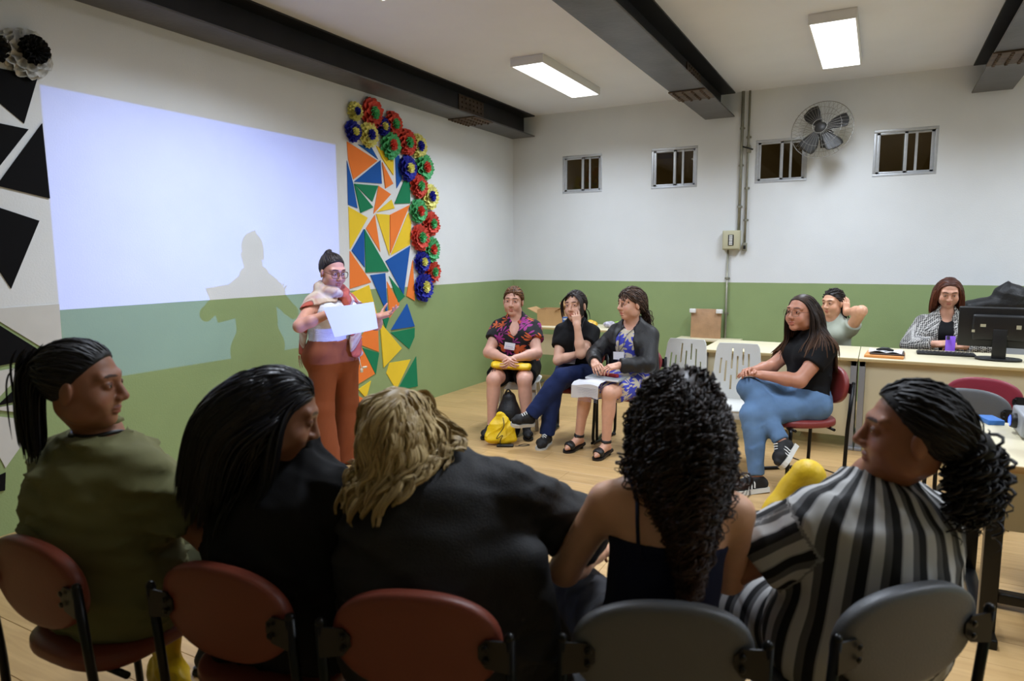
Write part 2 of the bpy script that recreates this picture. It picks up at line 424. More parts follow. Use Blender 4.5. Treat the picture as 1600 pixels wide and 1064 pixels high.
# ================================================================ WALL DECORATION
PAPER = {'o': (244, 132, 62), 'b': (38, 92, 172), 'y': (240, 205, 58), 'g': (36, 128, 88), 'k': (16, 16, 18), 'w': (206, 205, 200)}
M_paper = {k: mat('card_'+k, v, .8, var=.03, vscale=6, bump=.05, bscale=200, spec=.12) for k, v in PAPER.items()}
CN = {'o': 'orange', 'b': 'blue', 'y': 'yellow', 'g': 'green', 'k': 'black', 'w': 'white'}
def card(parent, base, c, poly, k, nm):
    # polygon given as (Y, Z) on the wall; the card stands a little proud
    p = [(y-base[1], z-base[2]) for y, z in poly]
    th = .005+.002*(k % 3)
    area = sum(p[i][0]*p[(i+1) % len(p)][1]-p[(i+1) % len(p)][0]*p[i][1] for i in range(len(p)))
    if area < 0: p = p[::-1]
    o = MB().prism(p, (.0005, 0, 0), (0, 1, 0), (0, 0, 1), th).build(nm, M_paper[c], parent)
    o['label'] = '%s card piece' % CN[c]
    return o
mos = thing('card_mosaic', 'mosaic of orange, blue, yellow and green card pieces beside the presenter', 'mosaic', (0, -2.7, .25))
for k, (c, poly) in enumerate(MOSAIC): card(mos, (0, -2.7, .25), c, poly, k, 'card_piece')
blk = thing('card_mosaic', 'mosaic of black and white card triangles at the left edge', 'mosaic', (0, -5.95, .25))
for k, (c, poly) in enumerate(BLACKS): card(blk, (0, -5.95, .25), c, poly, k, 'card_piece')

FC = {'r': (222, 78, 62), 'g': (88, 190, 122), 'b': (34, 42, 166), 'y': (250, 240, 140), 'k': (8, 8, 9), 'w': (205, 205, 200)}
def tissue(name, rgb):
    m = mat('tissue_'+name, rgb, .75, var=.18, vscale=18, bump=.3, bscale=55)
    return m
M_tis = {k: tissue(k, v) for k, v in FC.items()}
FN = {'r': 'red', 'g': 'green', 'b': 'dark blue', 'y': 'yellow', 'k': 'black', 'w': 'white'}
def ruffle(mb, r0, r1, x0, x1, pet, amp, ph, rng, ry=1.0):
    # a crumpled tissue disc around +X
    nu, nv = pet*6, 4; vs = []; fs = []
    jit = [rng.uniform(.86, 1.08) for _ in range(pet)]
    for j in range(nv+1):
        t = j/nv; r = r0+(r1-r0)*t
        for i in range(nu):
            a = 2*math.pi*i/nu; pk = jit[int(i/6) % pet]
            lobe = 1+(.10*abs(math.sin(pet*a/2+ph))-.05+(pk-1)*.6)*t
            x = x0+(x1-x0)*t**1.5+amp*t*math.sin(pet*a+ph*3+j)+rng.uniform(-.006, .006)*t
            vs.append((max(.004, x), r*lobe*math.cos(a), r*lobe*math.sin(a)))
    for j in range(nv):
        for i in range(nu): fs.append((j*nu+i, j*nu+(i+1) % nu, (j+1)*nu+(i+1) % nu, (j+1)*nu+i))
    mb._add(vs, fs, True)
def paper_flower(y, z, r, co, ci, label, seed, group='tissue paper flowers edging the mosaic'):
    rng = random.Random(seed)
    t = thing('paper_flower', label, 'paper flower', (0, y, z), 0, group)
    a = MB(); n = 11+seed % 4
    ruffle(a, .015, r, .012, .022, n, .010, .3*seed, rng)
    ruffle(a, .012, r*.92, .02, .048, n, .012, .3*seed+1, rng)
    ruffle(a, .010, r*.74, .03, .066, n-2, .012, .3*seed+2, rng)
    a.build('petals', M_tis[co], t, False)
    b = MB(); ruffle(b, .006, r*.40, .045, .070, 9, .012, seed, rng); ruffle(b, .004, r*.28, .05, .078, 7, .010, seed+1, rng); ruffle(b, .002, r*.16, .055, .082, 5, .008, seed+2, rng)
    b.build('flower_centre', M_tis[ci], t, False)
    return t
FPOS = ['at the top left tip of the arch', 'topmost of the arch', 'lowest at the left tip of the arch', 'just below the topmost red flower', 'squeezed between the two uppermost red flowers', 'second red one from the top', 'below the second red flower', 'third red one from the top', 'on the outer shoulder of the arch', 'at the inner bend below the third red', 'highest green on the outer side', 'just below the inner bend', 'lowest yellow one', 'left of the lowest yellow flower', 'outer edge, below the lowest yellow', 'inner edge, left of the lowest green', 'lowest green one', 'smaller of the two lowest blue', 'lowest red one of the arch', 'at the bottom end of the arch']
for i, (co, ci, y, z, r) in enumerate(FLOWERS):
    paper_flower(y, z, r*1.04, co, ci, '%s tissue flower, %s centre, %s' % (FN[co], FN[ci], FPOS[i]), i+3)
bpom = paper_flower(-5.793, 2.71, .080, 'k', 'k', 'black tissue pompom on white tissue at the upper left', 31, 'black and white tissue pompoms')
paper_flower(-5.80, 2.70, .135, 'w', 'w', 'crumpled white tissue ruffle behind the black pompom', 33, 'black and white tissue pompoms')
paper_flower(-5.975, 2.69, .085, 'k', 'k', 'black tissue pompom cut off by the left edge', 35, 'black and white tissue pompoms')

bpom.location.x = .07

# ================================================================ BACK WALL FITTINGS
M_galv = mat('galvanised_conduit', (150, 148, 132), .45, .5, var=.1, vscale=20)
M_boxcream = mat('cream_switch_box', (190, 186, 156), .5)
M_blackp = mat('black_plastic', (18, 18, 19), .45)
M_white = mat('white_plastic', (226, 226, 222), .45)
def conduit(label, x, z0, z1, y=-.022, r=.0125, clips=()):
    t = thing('conduit_pipe', label, 'pipe', (x, y, z0), 0, 'metal conduit on the back wall')
    MB().tube([(0, 0, 0), (0, 0, z1-z0)], r, 10).build('pipe', M_galv, t)
    for c in clips:
        MB().lathe([(r+.004, -.012), (r+.004, .012)], 12, (0, 0, c-z0)).bar(-.028, .028, .012, .0215, c-z0-.01, c-z0+.01).build('clip', M_galv, t)
    return t
conduit('thicker metal conduit dropping from the ceiling to the breaker box', 2.885, 1.835, RH, -.024, .017, (2.95, 2.55, 2.1))
conduit('thin metal conduit beside the thicker one, ending in the small socket box', 2.955, 1.70, RH, -.022, .0115, (2.85, 2.3, 1.95))
conduit('thin metal conduit running from the breaker box down to the floor', 2.775, .02, 1.625, -.022, .0115, (1.3, .9, .4))
jb = thing('junction_box', 'small dark junction fitting where the two conduits meet', 'junction box', (2.96, -.02, 2.72))
MB().box((0, 0, 0), (.05, .036, .08), None, .008).build('housing', M_galv, jb); MB().tube([(-.06, -.02, .03), (.05, -.025, -.01)], .008, 8).build('clamp', M_blackp, jb)
sk = thing('socket_box', 'small grey socket box hanging at the end of the thin conduit', 'socket', (2.955, -.022, 1.655))
MB().box((0, 0, 0), (.05, .04, .09), None, .008).build('housing', M_galv, sk); MB().box((0, -.021, -.005), (.028, .006, .04), None, .002).build('socket_face', M_blackp, sk)
bb = thing('breaker_box', 'cream metal breaker box with a white row of switches on the wall', 'breaker box', (2.815, 0, 1.73))
MB().box((0, -.04, 0), (.19, .079, .215), None, .006).build('housing', M_boxcream, bb)
cv = MB().box((0, -.083, 0), (.17, .008, .195), None, .003).build('cover', M_boxcream, bb)
MB().box((.0, -.088, .0), (.06, .006, .12), None, .001).build('switch_slot', M_blackp, cv)
for i in range(6): MB().box((.0, -.094, -.047+i*.0185), (.036, .012, .013), None, .002).build('breaker_switch', M_white, bb)

# wall fan
fan = thing('wall_fan', 'grey wall fan with wire guard and four dark blades', 'fan', (3.74, 0, 2.775))
fan_m = mat('fan_dark_plastic', (46, 45, 43), .5); fan_g = mat('fan_guard_wire', (150, 148, 142), .4, .6)
Rf = Matrix.Rotation(math.radians(-12), 3, 'X') @ Matrix.Rotation(math.radians(-8), 3, 'Z')
def fp(x, y, z): return Rf @ Vector((x, y, z)) + Vector((0, -.02, 0))
MB().box((0, -.012, -.02), (.12, .024, .16), None, .006).build('wall_plate', fan_m, fan)
MB().tube([(0, -.02, -.03), (0, -.08, -.06), (0, -.13, -.02)], .02, 10).build('bracket', fan_m, fan)
MB().lathe([(0, .0), (.05, .0), (.075, .03), (.075, .10), (.055, .14), (0, .14)], 24, fp(0, -.10, 0), Rf @ Matrix.Rotation(math.pi/2, 3, 'X')).build('motor', fan_m, fan)
MB().lathe([(0, .05), (.05, .045), (.062, .02), (.062, -.02), (0, -.02)], 24, fp(0, -.27, 0), Rf @ Matrix.Rotation(math.pi/2, 3, 'X')).build('hub', fan_m, fan)
for k, ang in enumerate((112, 10, -62, -135)):
    a = math.radians(ang)
    def bl(u, v):
        rad = .045+.215*u; wdt = (.055+.11*math.sin(min(1, u*1.02)*math.pi*.62)**1.0)*(1 if u < .86 else math.sqrt(max(0.02, 1-((u-.86)/.145)**2)))
        t = (v-.5)*wdt + .03*math.sin(u*2.2)
        return fp(rad*math.cos(a)-t*math.sin(a), -.265+.35*t, rad*math.sin(a)+t*math.cos(a))
    solid(MB().grid(bl, 10, 6).build('blade', fan_m, fan), .003)
g = MB(); RG = .295
for k in range(40):
    a = 2*math.pi*k/40; ca, sa = math.cos(a), math.sin(a)
    g.tube([fp(.07*ca, -.345, .07*sa), fp(.2*ca, -.335, .2*sa), fp(.28*ca, -.29, .28*sa), fp(RG*ca, -.24, RG*sa), fp(.26*ca, -.17, .26*sa), fp(.1*ca, -.14, .1*sa)], .0015, 4, False)
for rr, yy, th in ((RG, -.24, .004), (.2, -.336, .0018), (.07, -.346, .003), (.2, -.152, .002)):
    g.tube([fp(rr*math.cos(2*math.pi*k/48), yy, rr*math.sin(2*math.pi*k/48)) for k in range(48)], th, 5, False, True)
g.build('wire_guard', fan_g, fan, False)
# ================================================================ FIGURES: implicit surfaces meshed with surface nets
def V3(*a): return np.array(a, dtype=np.float64)
def nrm(v): v = np.asarray(v, float); return v/(np.linalg.norm(v)+1e-12)
class SDF:
    def __init__(s): s.ops = []; s.noise = None
    def copy(s): q = SDF(); q.ops = list(s.ops); q.noise = s.noise; return q
    def rc(s, a, b, ra, rb, k=.02, clip=None, op='u'):
        a = np.asarray(a, float); b = np.asarray(b, float); r = max(ra, rb)
        s.ops.append(('rc', op, (a, b, ra, rb), k, np.minimum(a, b)-r, np.maximum(a, b)+r, clip)); return s
    def ch(s, pts, rs, k=.02, clip=None):
        for i in range(len(pts)-1): s.rc(pts[i], pts[i+1], rs[i], rs[i+1], k if i else k, clip)
        return s
    def el(s, c, r, R=None, k=.02, clip=None, op='u'):
        c = np.asarray(c, float); r = np.asarray(r, float)*np.ones(3); R = np.eye(3) if R is None else np.asarray(R, float)
        e = np.sqrt(((R*r)**2).sum(1))
        s.ops.append(('el', op, (c, r, R), k, c-e, c+e, clip)); return s
    def ec(s, a, b, wa, wb, da, db, n, k=.03, clip=None, op='u'):
        # capsule with an elliptical section: half width w along n, half depth d across
        a = np.asarray(a, float); b = np.asarray(b, float); r = max(wa, wb, da, db)
        s.ops.append(('ec', op, (a, b, wa, wb, da, db, nrm(n)), k, np.minimum(a, b)-r, np.maximum(a, b)+r, clip)); return s
    def bx(s, c, h, R, rad, k=.005, op='u', clip=None):
        c = np.asarray(c, float); h = np.asarray(h, float); R = np.asarray(R, float); e = np.abs(R) @ h + rad
        s.ops.append(('bx', op, (c, h, R, rad), k, c-e, c+e, clip)); return s
    def cut(s, p, n):
        s.ops.append(('pl', 'c', (np.asarray(p, float), nrm(n)), 0, None, None, None)); return s
    @staticmethod
    def dist(kind, q, X, Y, Z):
        if kind == 'rc':
            a, b, ra, rb = q; ba = b-a; L = ba @ ba+1e-12
            dx = X-a[0]; dy = Y-a[1]; dz = Z-a[2]
            t = np.clip((dx*ba[0]+dy*ba[1]+dz*ba[2])/L, 0, 1)
            return np.sqrt((dx-t*ba[0])**2+(dy-t*ba[1])**2+(dz-t*ba[2])**2)-(ra+(rb-ra)*t)
        if kind == 'el':
            c, r, R = q; dx = X-c[0]; dy = Y-c[1]; dz = Z-c[2]; k0 = 0; k1 = 0
            for i in range(3):
                u = dx*R[0, i]+dy*R[1, i]+dz*R[2, i]; k0 = k0+(u/r[i])**2; k1 = k1+(u/r[i]**2)**2
            k0 = np.sqrt(k0); k1 = np.sqrt(k1)+1e-9
            return np.where(k0 < .2, -r.min()*(1-k0), k0*(k0-1)/k1)
        if kind == 'ec':
            a, b, wa, wb, da, db, n = q; ba = b-a; L = ba @ ba+1e-12
            dx = X-a[0]; dy = Y-a[1]; dz = Z-a[2]
            t = np.clip((dx*ba[0]+dy*ba[1]+dz*ba[2])/L, 0, 1)
            dx = dx-t*ba[0]; dy = dy-t*ba[1]; dz = dz-t*ba[2]
            l = dx*n[0]+dy*n[1]+dz*n[2]; m2 = np.maximum(dx*dx+dy*dy+dz*dz-l*l, 0)
            w = wa+(wb-wa)*t; d = da+(db-da)*t
            k0 = np.sqrt((l/w)**2+m2/d**2); k1 = np.sqrt((l/w**2)**2+m2/d**4)+1e-6
            return np.where(k0 < .2, -np.minimum(w, d)*(1-k0), k0*(k0-1)/k1)
        if kind == 'bx':
            c, h, R, rad = q; dx = X-c[0]; dy = Y-c[1]; dz = Z-c[2]; o = 0; ins = None
            for i in range(3):
                u = np.abs(dx*R[0, i]+dy*R[1, i]+dz*R[2, i])-h[i]; o = o+np.maximum(u, 0)**2
                ins = u if ins is None else np.maximum(ins, u)
            return np.sqrt(o)+np.minimum(ins, 0)-rad
        p, n = q
        return (X-p[0])*n[0]+(Y-p[1])*n[1]+(Z-p[2])*n[2]
    @staticmethod
    def comb(D, d, op, k):
        if op == 'u':
            if k <= 0: return np.minimum(D, d)
            h = np.maximum(k-np.abs(D-d), 0)/k; return np.minimum(D, d)-h*h*k*.25
        if op == 's':
            d = -d
            if k <= 0: return np.maximum(D, d)
            h = np.maximum(k-np.abs(D-d), 0)/k; return np.maximum(D, d)+h*h*k*.25
        return np.maximum(D, d)
    def at(s, P):
        P = np.asarray(P, float); X, Y, Z = P[:, 0], P[:, 1], P[:, 2]; D = np.full(len(P), 1.0)
        for kind, op, q, k, lo, hi, clip in s.ops:
            d = s.dist(kind, q, X, Y, Z)
            for c in (clip or []): d = np.maximum(d, s.dist('pl', c, X, Y, Z))
            D = s.comb(D, d, op, k)
        return D
    def bounds(s):
        lo = np.min([o[4] for o in s.ops if o[1] == 'u'], 0); hi = np.max([o[5] for o in s.ops if o[1] == 'u'], 0); return lo, hi
    def grid(s, vox, lo, hi):
        n = np.ceil((hi-lo)/vox).astype(int)+1
        ax = [(lo[i]+vox*np.arange(n[i])).astype(np.float32) for i in range(3)]
        D = np.full(n, 1.0, np.float32)
        for kind, op, q, k, l, h, clip in s.ops:
            if l is None: i0 = np.zeros(3, int); i1 = n
            else:
                m = k+2.5*vox
                i0 = np.clip(np.floor((l-m-lo)/vox).astype(int), 0, n); i1 = np.clip(np.ceil((h+m-lo)/vox).astype(int)+1, 0, n)
                if (i1 <= i0).any(): continue
            X = ax[0][i0[0]:i1[0], None, None]; Y = ax[1][None, i0[1]:i1[1], None]; Z = ax[2][None, None, i0[2]:i1[2]]
            sl = tuple(slice(i0[i], i1[i]) for i in range(3))
            d = s.dist(kind, q, X, Y, Z)
            for c in (clip or []): d = np.maximum(d, s.dist('pl', c, X, Y, Z))
            D[sl] = s.comb(D[sl], d, op, k)
        if s.noise is not None:
            near = np.argwhere(np.abs(D) < .05)
            P = lo+near*vox; D[tuple(near.T)] += s.noise(P).astype(np.float32)
        return D
    def mesh(s, vox, lo=None, hi=None, smooth=1):
        if lo is None:
            lo, hi = s.bounds(); lo = lo-3*vox; hi = hi+3*vox
        D = s.grid(vox, lo, hi); return nets(D, np.asarray(lo, float), vox, smooth)
def nets(D, lo, vox, smooth=1):
    S = D < 0
    c = np.zeros(tuple(q-1 for q in D.shape), np.uint8)
    for i in (0, 1):
        for j in (0, 1):
            for k in (0, 1): c += S[i:S.shape[0]-1+i, j:S.shape[1]-1+j, k:S.shape[2]-1+k]
    act = np.argwhere((c > 0) & (c < 8))
    if len(act) == 0: return np.zeros((0, 3)), np.zeros((0, 4), int)
    cid = np.full(c.shape, -1, np.int32); cid[tuple(act.T)] = np.arange(len(act))
    cor = {}
    for i in (0, 1):
        for j in (0, 1):
            for k in (0, 1): cor[i, j, k] = D[act[:, 0]+i, act[:, 1]+j, act[:, 2]+k].astype(np.float64)
    acc = np.zeros((len(act), 3)); cnt = np.zeros(len(act))
    for a in range(3):
        for u in (0, 1):
            for v in (0, 1):
                p = [0, 0, 0]; o = [x for x in range(3) if x != a]; p[o[0]] = u; p[o[1]] = v; q = list(p); q[a] = 1
                A = cor[tuple(p)]; B = cor[tuple(q)]; m = (A < 0) != (B < 0)
                t = np.where(m, A/np.where(m, A-B, 1), 0); pos = np.zeros((len(act), 3)); pos[:, o[0]] = u; pos[:, o[1]] = v; pos[:, a] = t
                acc += pos*m[:, None]; cnt += m
    V = lo+(act+acc/cnt[:, None])*vox
    F = []
    for a in range(3):
        o = [x for x in range(3) if x != a]
        sl0 = [slice(None)]*3; sl1 = [slice(None)]*3; sl0[a] = slice(0, -1); sl1[a] = slice(1, None)
        s0 = S[tuple(sl0)]; s1 = S[tuple(sl1)]; e = np.argwhere(s0 != s1)
        e = e[(e[:, o[0]] > 0) & (e[:, o[1]] > 0) & (e[:, o[0]] < c.shape[o[0]]) & (e[:, o[1]] < c.shape[o[1]])]
        def cell(du, dv):
            x = e.copy(); x[:, o[0]] -= du; x[:, o[1]] -= dv; return cid[tuple(x.T)]
        Q = np.stack([cell(1, 1), cell(0, 1), cell(0, 0), cell(1, 0)], 1)
        fl = s0[tuple(e.T)] ^ (a == 1)
        Q[~fl] = Q[~fl][:, ::-1]; F.append(Q[(Q >= 0).all(1)])
    F = np.concatenate(F)
    for _ in range(smooth): V = relax(V, F, .5)
    return V, F
def relax(V, F, w):
    n = len(V); A = np.zeros((n, 3)); c = np.zeros(n)
    for i in range(4):
        a = F[:, i]; b = F[:, (i+1) % 4]
        for d in range(3):
            A[:, d] += np.bincount(a, V[b, d], n)+np.bincount(b, V[a, d], n)
        c += np.bincount(a, minlength=n)+np.bincount(b, minlength=n)
    return np.where(c[:, None] > 0, V*(1-w)+w*A/np.maximum(c, 1)[:, None], V)
def np_object(name, V, F, mats, parent=None, col=None, attrs=None, midx=None):
    me = bpy.data.meshes.new(name); k = F.shape[1]
    me.vertices.add(len(V)); me.vertices.foreach_set('co', np.ascontiguousarray(V, np.float32).ravel())
    me.loops.add(F.size); me.loops.foreach_set('vertex_index', np.ascontiguousarray(F, np.int32).ravel())
    me.polygons.add(len(F)); me.polygons.foreach_set('loop_start', np.arange(0, F.size, k, dtype=np.int32))
    me.polygons.foreach_set('use_smooth', np.ones(len(F), bool))
    for m in (mats if isinstance(mats, list) else [mats]): me.materials.append(m)
    if midx is not None: me.polygons.foreach_set('material_index', midx.astype(np.int32))
    if col is not None:
        a = me.color_attributes.new('Col', 'FLOAT_COLOR', 'POINT'); a.data.foreach_set('color', np.concatenate([col, np.ones((len(col), 1))], 1).astype(np.float32).ravel())
    for an, av in (attrs or {}).items():
        a = me.attributes.new(an, 'FLOAT', 'POINT'); a.data.foreach_set('value', av.astype(np.float32))
    me.update(calc_edges=True); me.validate()
    return link(bpy.data.objects.new(name, me), parent)
def join_vf(parts):
    Vs = []; Fs = []; n = 0
    for V, F in parts:
        if F.shape[1] == 3: F = np.concatenate([F, F[:, 2:3]], 1)
        Vs.append(V); Fs.append(F+n); n += len(V)
    return np.concatenate(Vs), np.concatenate(Fs)
def folds(seed, amp=.005, dirv=None, f0=62):
    r = np.random.RandomState(seed); K = []
    for i in range(7):
        d = r.normal(size=3); d[2] *= .8
        if dirv is not None: d = d*.45+np.asarray(dirv)*r.choice([-1, 1])
        K.append((nrm(d)*f0*r.uniform(.6, 1.9), r.uniform(0, 6.28), r.uniform(.5, 1)))
    W = [(nrm(r.normal(size=3))*r.uniform(6, 12), r.uniform(0, 6.28)) for i in range(3)]
    def fn(P):
        w = sum(np.sin(P @ d+ph) for d, ph in W)
        o = 0
        for d, ph, a in K: o = o+a*np.sin(P @ d+ph+1.1*w)
        m = .5+.5*np.sin(P @ W[0][0]*1.3+W[1][1]+w)
        rg = 0
        for d, ph, a in K[:4]: rg = rg+a*(1-np.abs(np.sin(.42*(P @ d)+ph+.5*w)))**5
        return amp*(o/4.5*(.35+.65*m)-.9*rg*m)
    return fn

# ---------------------------------------------------------------- anatomy
def rotm(rx=0, ry=0, rz=0):
    return np.array(Euler((math.radians(rx), math.radians(ry), math.radians(rz)), 'XYZ').to_matrix())
def ik(s, w, l1, l2, pole):
    s = np.asarray(s, float); w = np.asarray(w, float); d = w-s; L = np.linalg.norm(d)
    if L > (l1+l2)*.998: w = s+d/L*(l1+l2)*.998; d = w-s; L = np.linalg.norm(d)
    a = (l1*l1-l2*l2+L*L)/(2*L); h = math.sqrt(max(l1*l1-a*a, 0)); u = d/L
    p = np.asarray(pole, float)-s; p = p-u*(p @ u); return s+u*a+nrm(p)*h, w
class Body:
    """Local frame: x = the person's right, y = the way the person faces, z = up."""
    def __init__(b, pelvis=(0, 0, .55), lean=5, side=0, twist=0, hunch=0.0, bulk=1.0, waist=1.0, arm=1.0, leg=1.0, head=(0, 0, 0), headoff=(0, 0, 0), trunk=.47, shw=.165, neck=.085, bust=1.0, hscale=1.07, headat=None):
        b.P = V3(*pelvis); b.bulk = bulk; b.arm = arm; b.leg = leg; b.waist = waist; b.bust = bust
        b.Rt = rotm(-lean, side, 0); b.Rc = b.Rt @ rotm(0, 0, twist)
        up = b.Rt @ V3(0, 0, 1); b.up = up; b.lat = b.Rc @ V3(1, 0, 0); b.fw = b.Rc @ V3(0, 1, 0)
        b.N = b.P+up*trunk
        b.M = b.P+up*trunk*.48+b.Rt @ V3(0, -hunch, 0)
        b.CH = b.P+up*trunk*.74+b.Rt @ V3(0, -hunch*.9, 0)
        b.S = {s: b.N-up*.072+b.lat*s*shw+b.Rt @ V3(0, -hunch*.25, 0) for s in (1, -1)}
        b.Rh = rotm(head[0], head[1], head[2]); b.hs = hscale
        b.NT = b.N+up*neck*.55+b.Rt @ V3(0, .012, 0)
        b.H = b.N+nrm(up+V3(0, 0, .6))*(neck+.095*hscale)+V3(0, .018, 0)+V3(*headoff)
        if headat is not None: b.H = V3(*headat)
        b.hip = {s: b.P+V3(s*.085*(.6+.4*bulk), .03, -.02) for s in (1, -1)}
        b.E = {}; b.W = {}; b.K = {}; b.A = {}; b.T = {}; b.hand = {}
    def setarm(b, s, wrist, pole, l1=.275, l2=.235):
        b.E[s], b.W[s] = ik(b.S[s], wrist, l1, l2, pole); return b
    def setleg(b, s, knee, ankle, toe): b.K[s] = V3(*knee); b.A[s] = V3(*ankle); b.T[s] = V3(*toe); return b
    # primitive groups, o = how far outside the skin
    def torso(b, S, o=0.0, k=.05, lower=True):
        w = b.bulk; wa = b.waist
        S.ec(b.P+b.up*.02, b.M, .155*w+o, .128*w*wa+o, .115*w+o, .105*w*wa+o, b.lat, k)
        S.ec(b.M, b.CH, .128*w*wa+o, .142*w+o, .105*w*wa+o, .100*w+o, b.lat, k)
        S.ec(b.CH, b.N-b.up*.055, .142*w+o, .10*w+o, .098*w+o, .062*w+o, b.lat, k)
        for s in (1, -1):
            S.rc(b.N-b.up*.055+b.lat*s*.045, b.S[s]-b.lat*s*.012, .052*(.7+.3*w)+o, .044*(.7+.3*w)*(.6+.4*b.arm)+o, k)
            if b.bust > 0: S.el(b.CH+b.lat*s*.07*w-b.up*.02+b.fw*.072*w, V3(.07, .06, .068)*b.bust*(.6+.4*w)+o, None, .04)
        if lower:
            for s in (1, -1): S.el(b.hip[s]+V3(0, -.035*w, .0), V3(.105, .10, .095)*w+o, None, k)
        return S
    def trap(b, S, o=0.0):
        for s in (1, -1): S.rc(b.N-b.up*.05+b.lat*s*.11, b.NT+b.up*.005, .030+o, .038+o, .05)
        return S
    def armp(b, S, s, o=0.0, t1=1.0, t2=1.0, k=.03, flare=0.0, clip=True):
        a = b.arm; sh, e, w = b.S[s], b.E[s], b.W[s]
        r0, r1, r2, r3 = .047*a+o, .041*a+o, .042*a+o, .026*(.5+.5*a)+o
        q = sh+(e-sh)*t1; r1 = r0+(r1-r0)*t1
        cl = [(q, nrm(e-sh))] if t1 < 1 and clip else None
        qq = q+(nrm(e-sh)*.03 if t1 < 1 else 0)
        S.rc(sh, qq, r0, r1+flare, k, cl)
        if t1 >= 1 and t2 > 0:
            q = e+(w-e)*t2; cl = [(q, nrm(w-e))] if t2 < 1 else None
            m = e+(w-e)*min(.35, t2)
            S.rc(e, m, r2, .040*a+o, .02, cl)
            if t2 > .35: S.rc(m, q+(nrm(w-e)*.03 if t2 < 1 else 0), .040*a+o, r3+(0 if t2 >= 1 else (1-t2)*.012)+flare, .02, cl)
        return S
    def legp(b, S, s, o=0.0, t1=1.0, t2=1.0, k=.03, flare=0.0):
        g = b.leg; h, kn, a = b.hip[s], b.K[s], b.A[s]
        r0, r1, r2, r3 = .088*g+o, .058*(.4+.6*g)+o, .054*(.4+.6*g)+o, .034*(.6+.4*g)+o
        q = h+(kn-h)*t1; cl = [(q, nrm(kn-h))] if t1 < 1 else None
        S.rc(h, q+(nrm(kn-h)*.03 if t1 < 1 else 0), r0, r0+(r1-r0)*t1+(flare if t1 < 1 else 0), k, cl)
        if t1 >= 1 and t2 > 0:
            d = nrm(a-kn); back = np.cross(d, V3(1, 0, 0)); back = back*(-1 if back[1] > 0 else 1)
            q = kn+(a-kn)*t2; cl = [(q, d)] if t2 < 1 else None
            S.rc(kn, q+(d*.04 if t2 < 1 else 0), r2, r2+(r3-r2)*t2+flare, .02, cl)
            if t2 > .5: S.el(kn+(a-kn)*.3+back*.018*g, V3(.046*g+o, .046*g+o, .11), np.stack([np.cross(back, d), back, d], 1), .03)
        return S
    def footp(b, S, s, o=0.0, k=.015):
        a, t = b.A[s], b.T[s]; d = nrm(t-a*V3(1, 1, 0)-V3(0, 0, t[2])) if False else nrm(t-a)
        L = V3(t[0]-a[0], t[1]-a[1], t[2]-a[2]); f = nrm(L)
        ankle_dir = nrm(b.K[s]-a); heel = a-f*.035-ankle_dir*.045
        ball = t-f*.055
        S.rc(a, heel, .032+o, .027+o, k); S.rc(heel, ball, .027+o, .026+o, k); S.rc(a, ball, .030+o, .024+o, k)
        S.rc(ball, t-f*.015, .027+o, .016+o, k)
        sd = nrm(np.cross(f, ankle_dir)); S.rc(ball+sd*.018, ball-sd*.018, .022+o, .022+o, k)
        return S
    def handp(b, S, s, fdir, palm, curl=(25, 25, 28, 30), spread=4, thumb=35, thumbcurl=20, sc=1.0, index=None):
        f = nrm(fdir); n = np.asarray(palm, float); n = nrm(n-f*(n @ f)); sd = np.cross(f, n)*s
        # sd points to the thumb side: for the right hand with palm n and fingers f
        w = b.W[s]; a = sc*.92; b.hand[s] = (w, f, n, sd)
        R = np.stack([sd, f, n], 1)
        S.rc(w-f*.015, w+f*.02, .024*a*(.5+.5*b.arm), .024*a, .02)
        S.bx(w+f*.052*a, V3(.026, .034, .004)*a, R, .011*a, .012)
        base = [(.030, .088), (.0105, .093), (-.010, .089), (-.029, .080)]
        lens = [(.040, .024, .020), (.044, .028, .021), (.041, .026, .020), (.032, .019, .018)]
        for i in range(4):
            p = w+(sd*base[i][0]+f*base[i][1])*a; c = curl[i] if not isinstance(curl, (int, float)) else curl
            if index is not None and i == 0: c = index
            d = nrm(f+sd*math.tan(math.radians((1.5-i)*spread))); r = (.0088, .0090, .0086, .0076)[i]*a
            ang = c*.75; q = p-d*.012
            for j in range(3):
                ca, sa = math.cos(math.radians(ang)), math.sin(math.radians(ang)); dd = d*ca+n*sa
                e = p+dd*lens[i][j]*a; S.rc(q, e, r, r*.93, .004); q = p = e; r *= .93; ang += c*(1.0, .8, .6)[j]
        p = w+(sd*.022+f*.02+n*.006)*a; d = nrm(f*math.cos(math.radians(thumb))+sd*math.sin(math.radians(thumb))+n*.35); r = .0125*a
        for j, L in enumerate((.042, .034, .028)):
            e = p+d*L*a; S.rc(p, e, r, r*.85, .008 if j == 0 else .004); p = e; r *= .85
            d = nrm(d-sd*math.sin(math.radians(thumbcurl))*.8+f*.3+n*.15)
        return S
    def headp(b, S, mouth=0.0):
        R, c, h = b.Rh, b.H, b.hs
        def q(x, y, z): return c+R @ (V3(x, y, z)*h)
        def el(x, y, z, r, k=.02, op='u', rr=None): S.el(q(x, y, z), V3(*r)*h, R if rr is None else R @ rr, k, None, op)
        S.rc(b.N-b.up*.03, b.NT, .054*(.75+.25*b.bulk), .047*(.8+.2*b.bulk), .03)
        S.rc(b.NT, q(0, -.025, -.05), .047*(.8+.2*b.bulk), .049*(.85+.15*b.bulk), .02)
        el(0, -.012, .032, (.073, .093, .086), .02)
        el(0, .022, -.034, (.059*(.8+.2*b.bulk), .064, .072), .035)
        el(0, .064, -.088, (.024, .018, .018), .03)
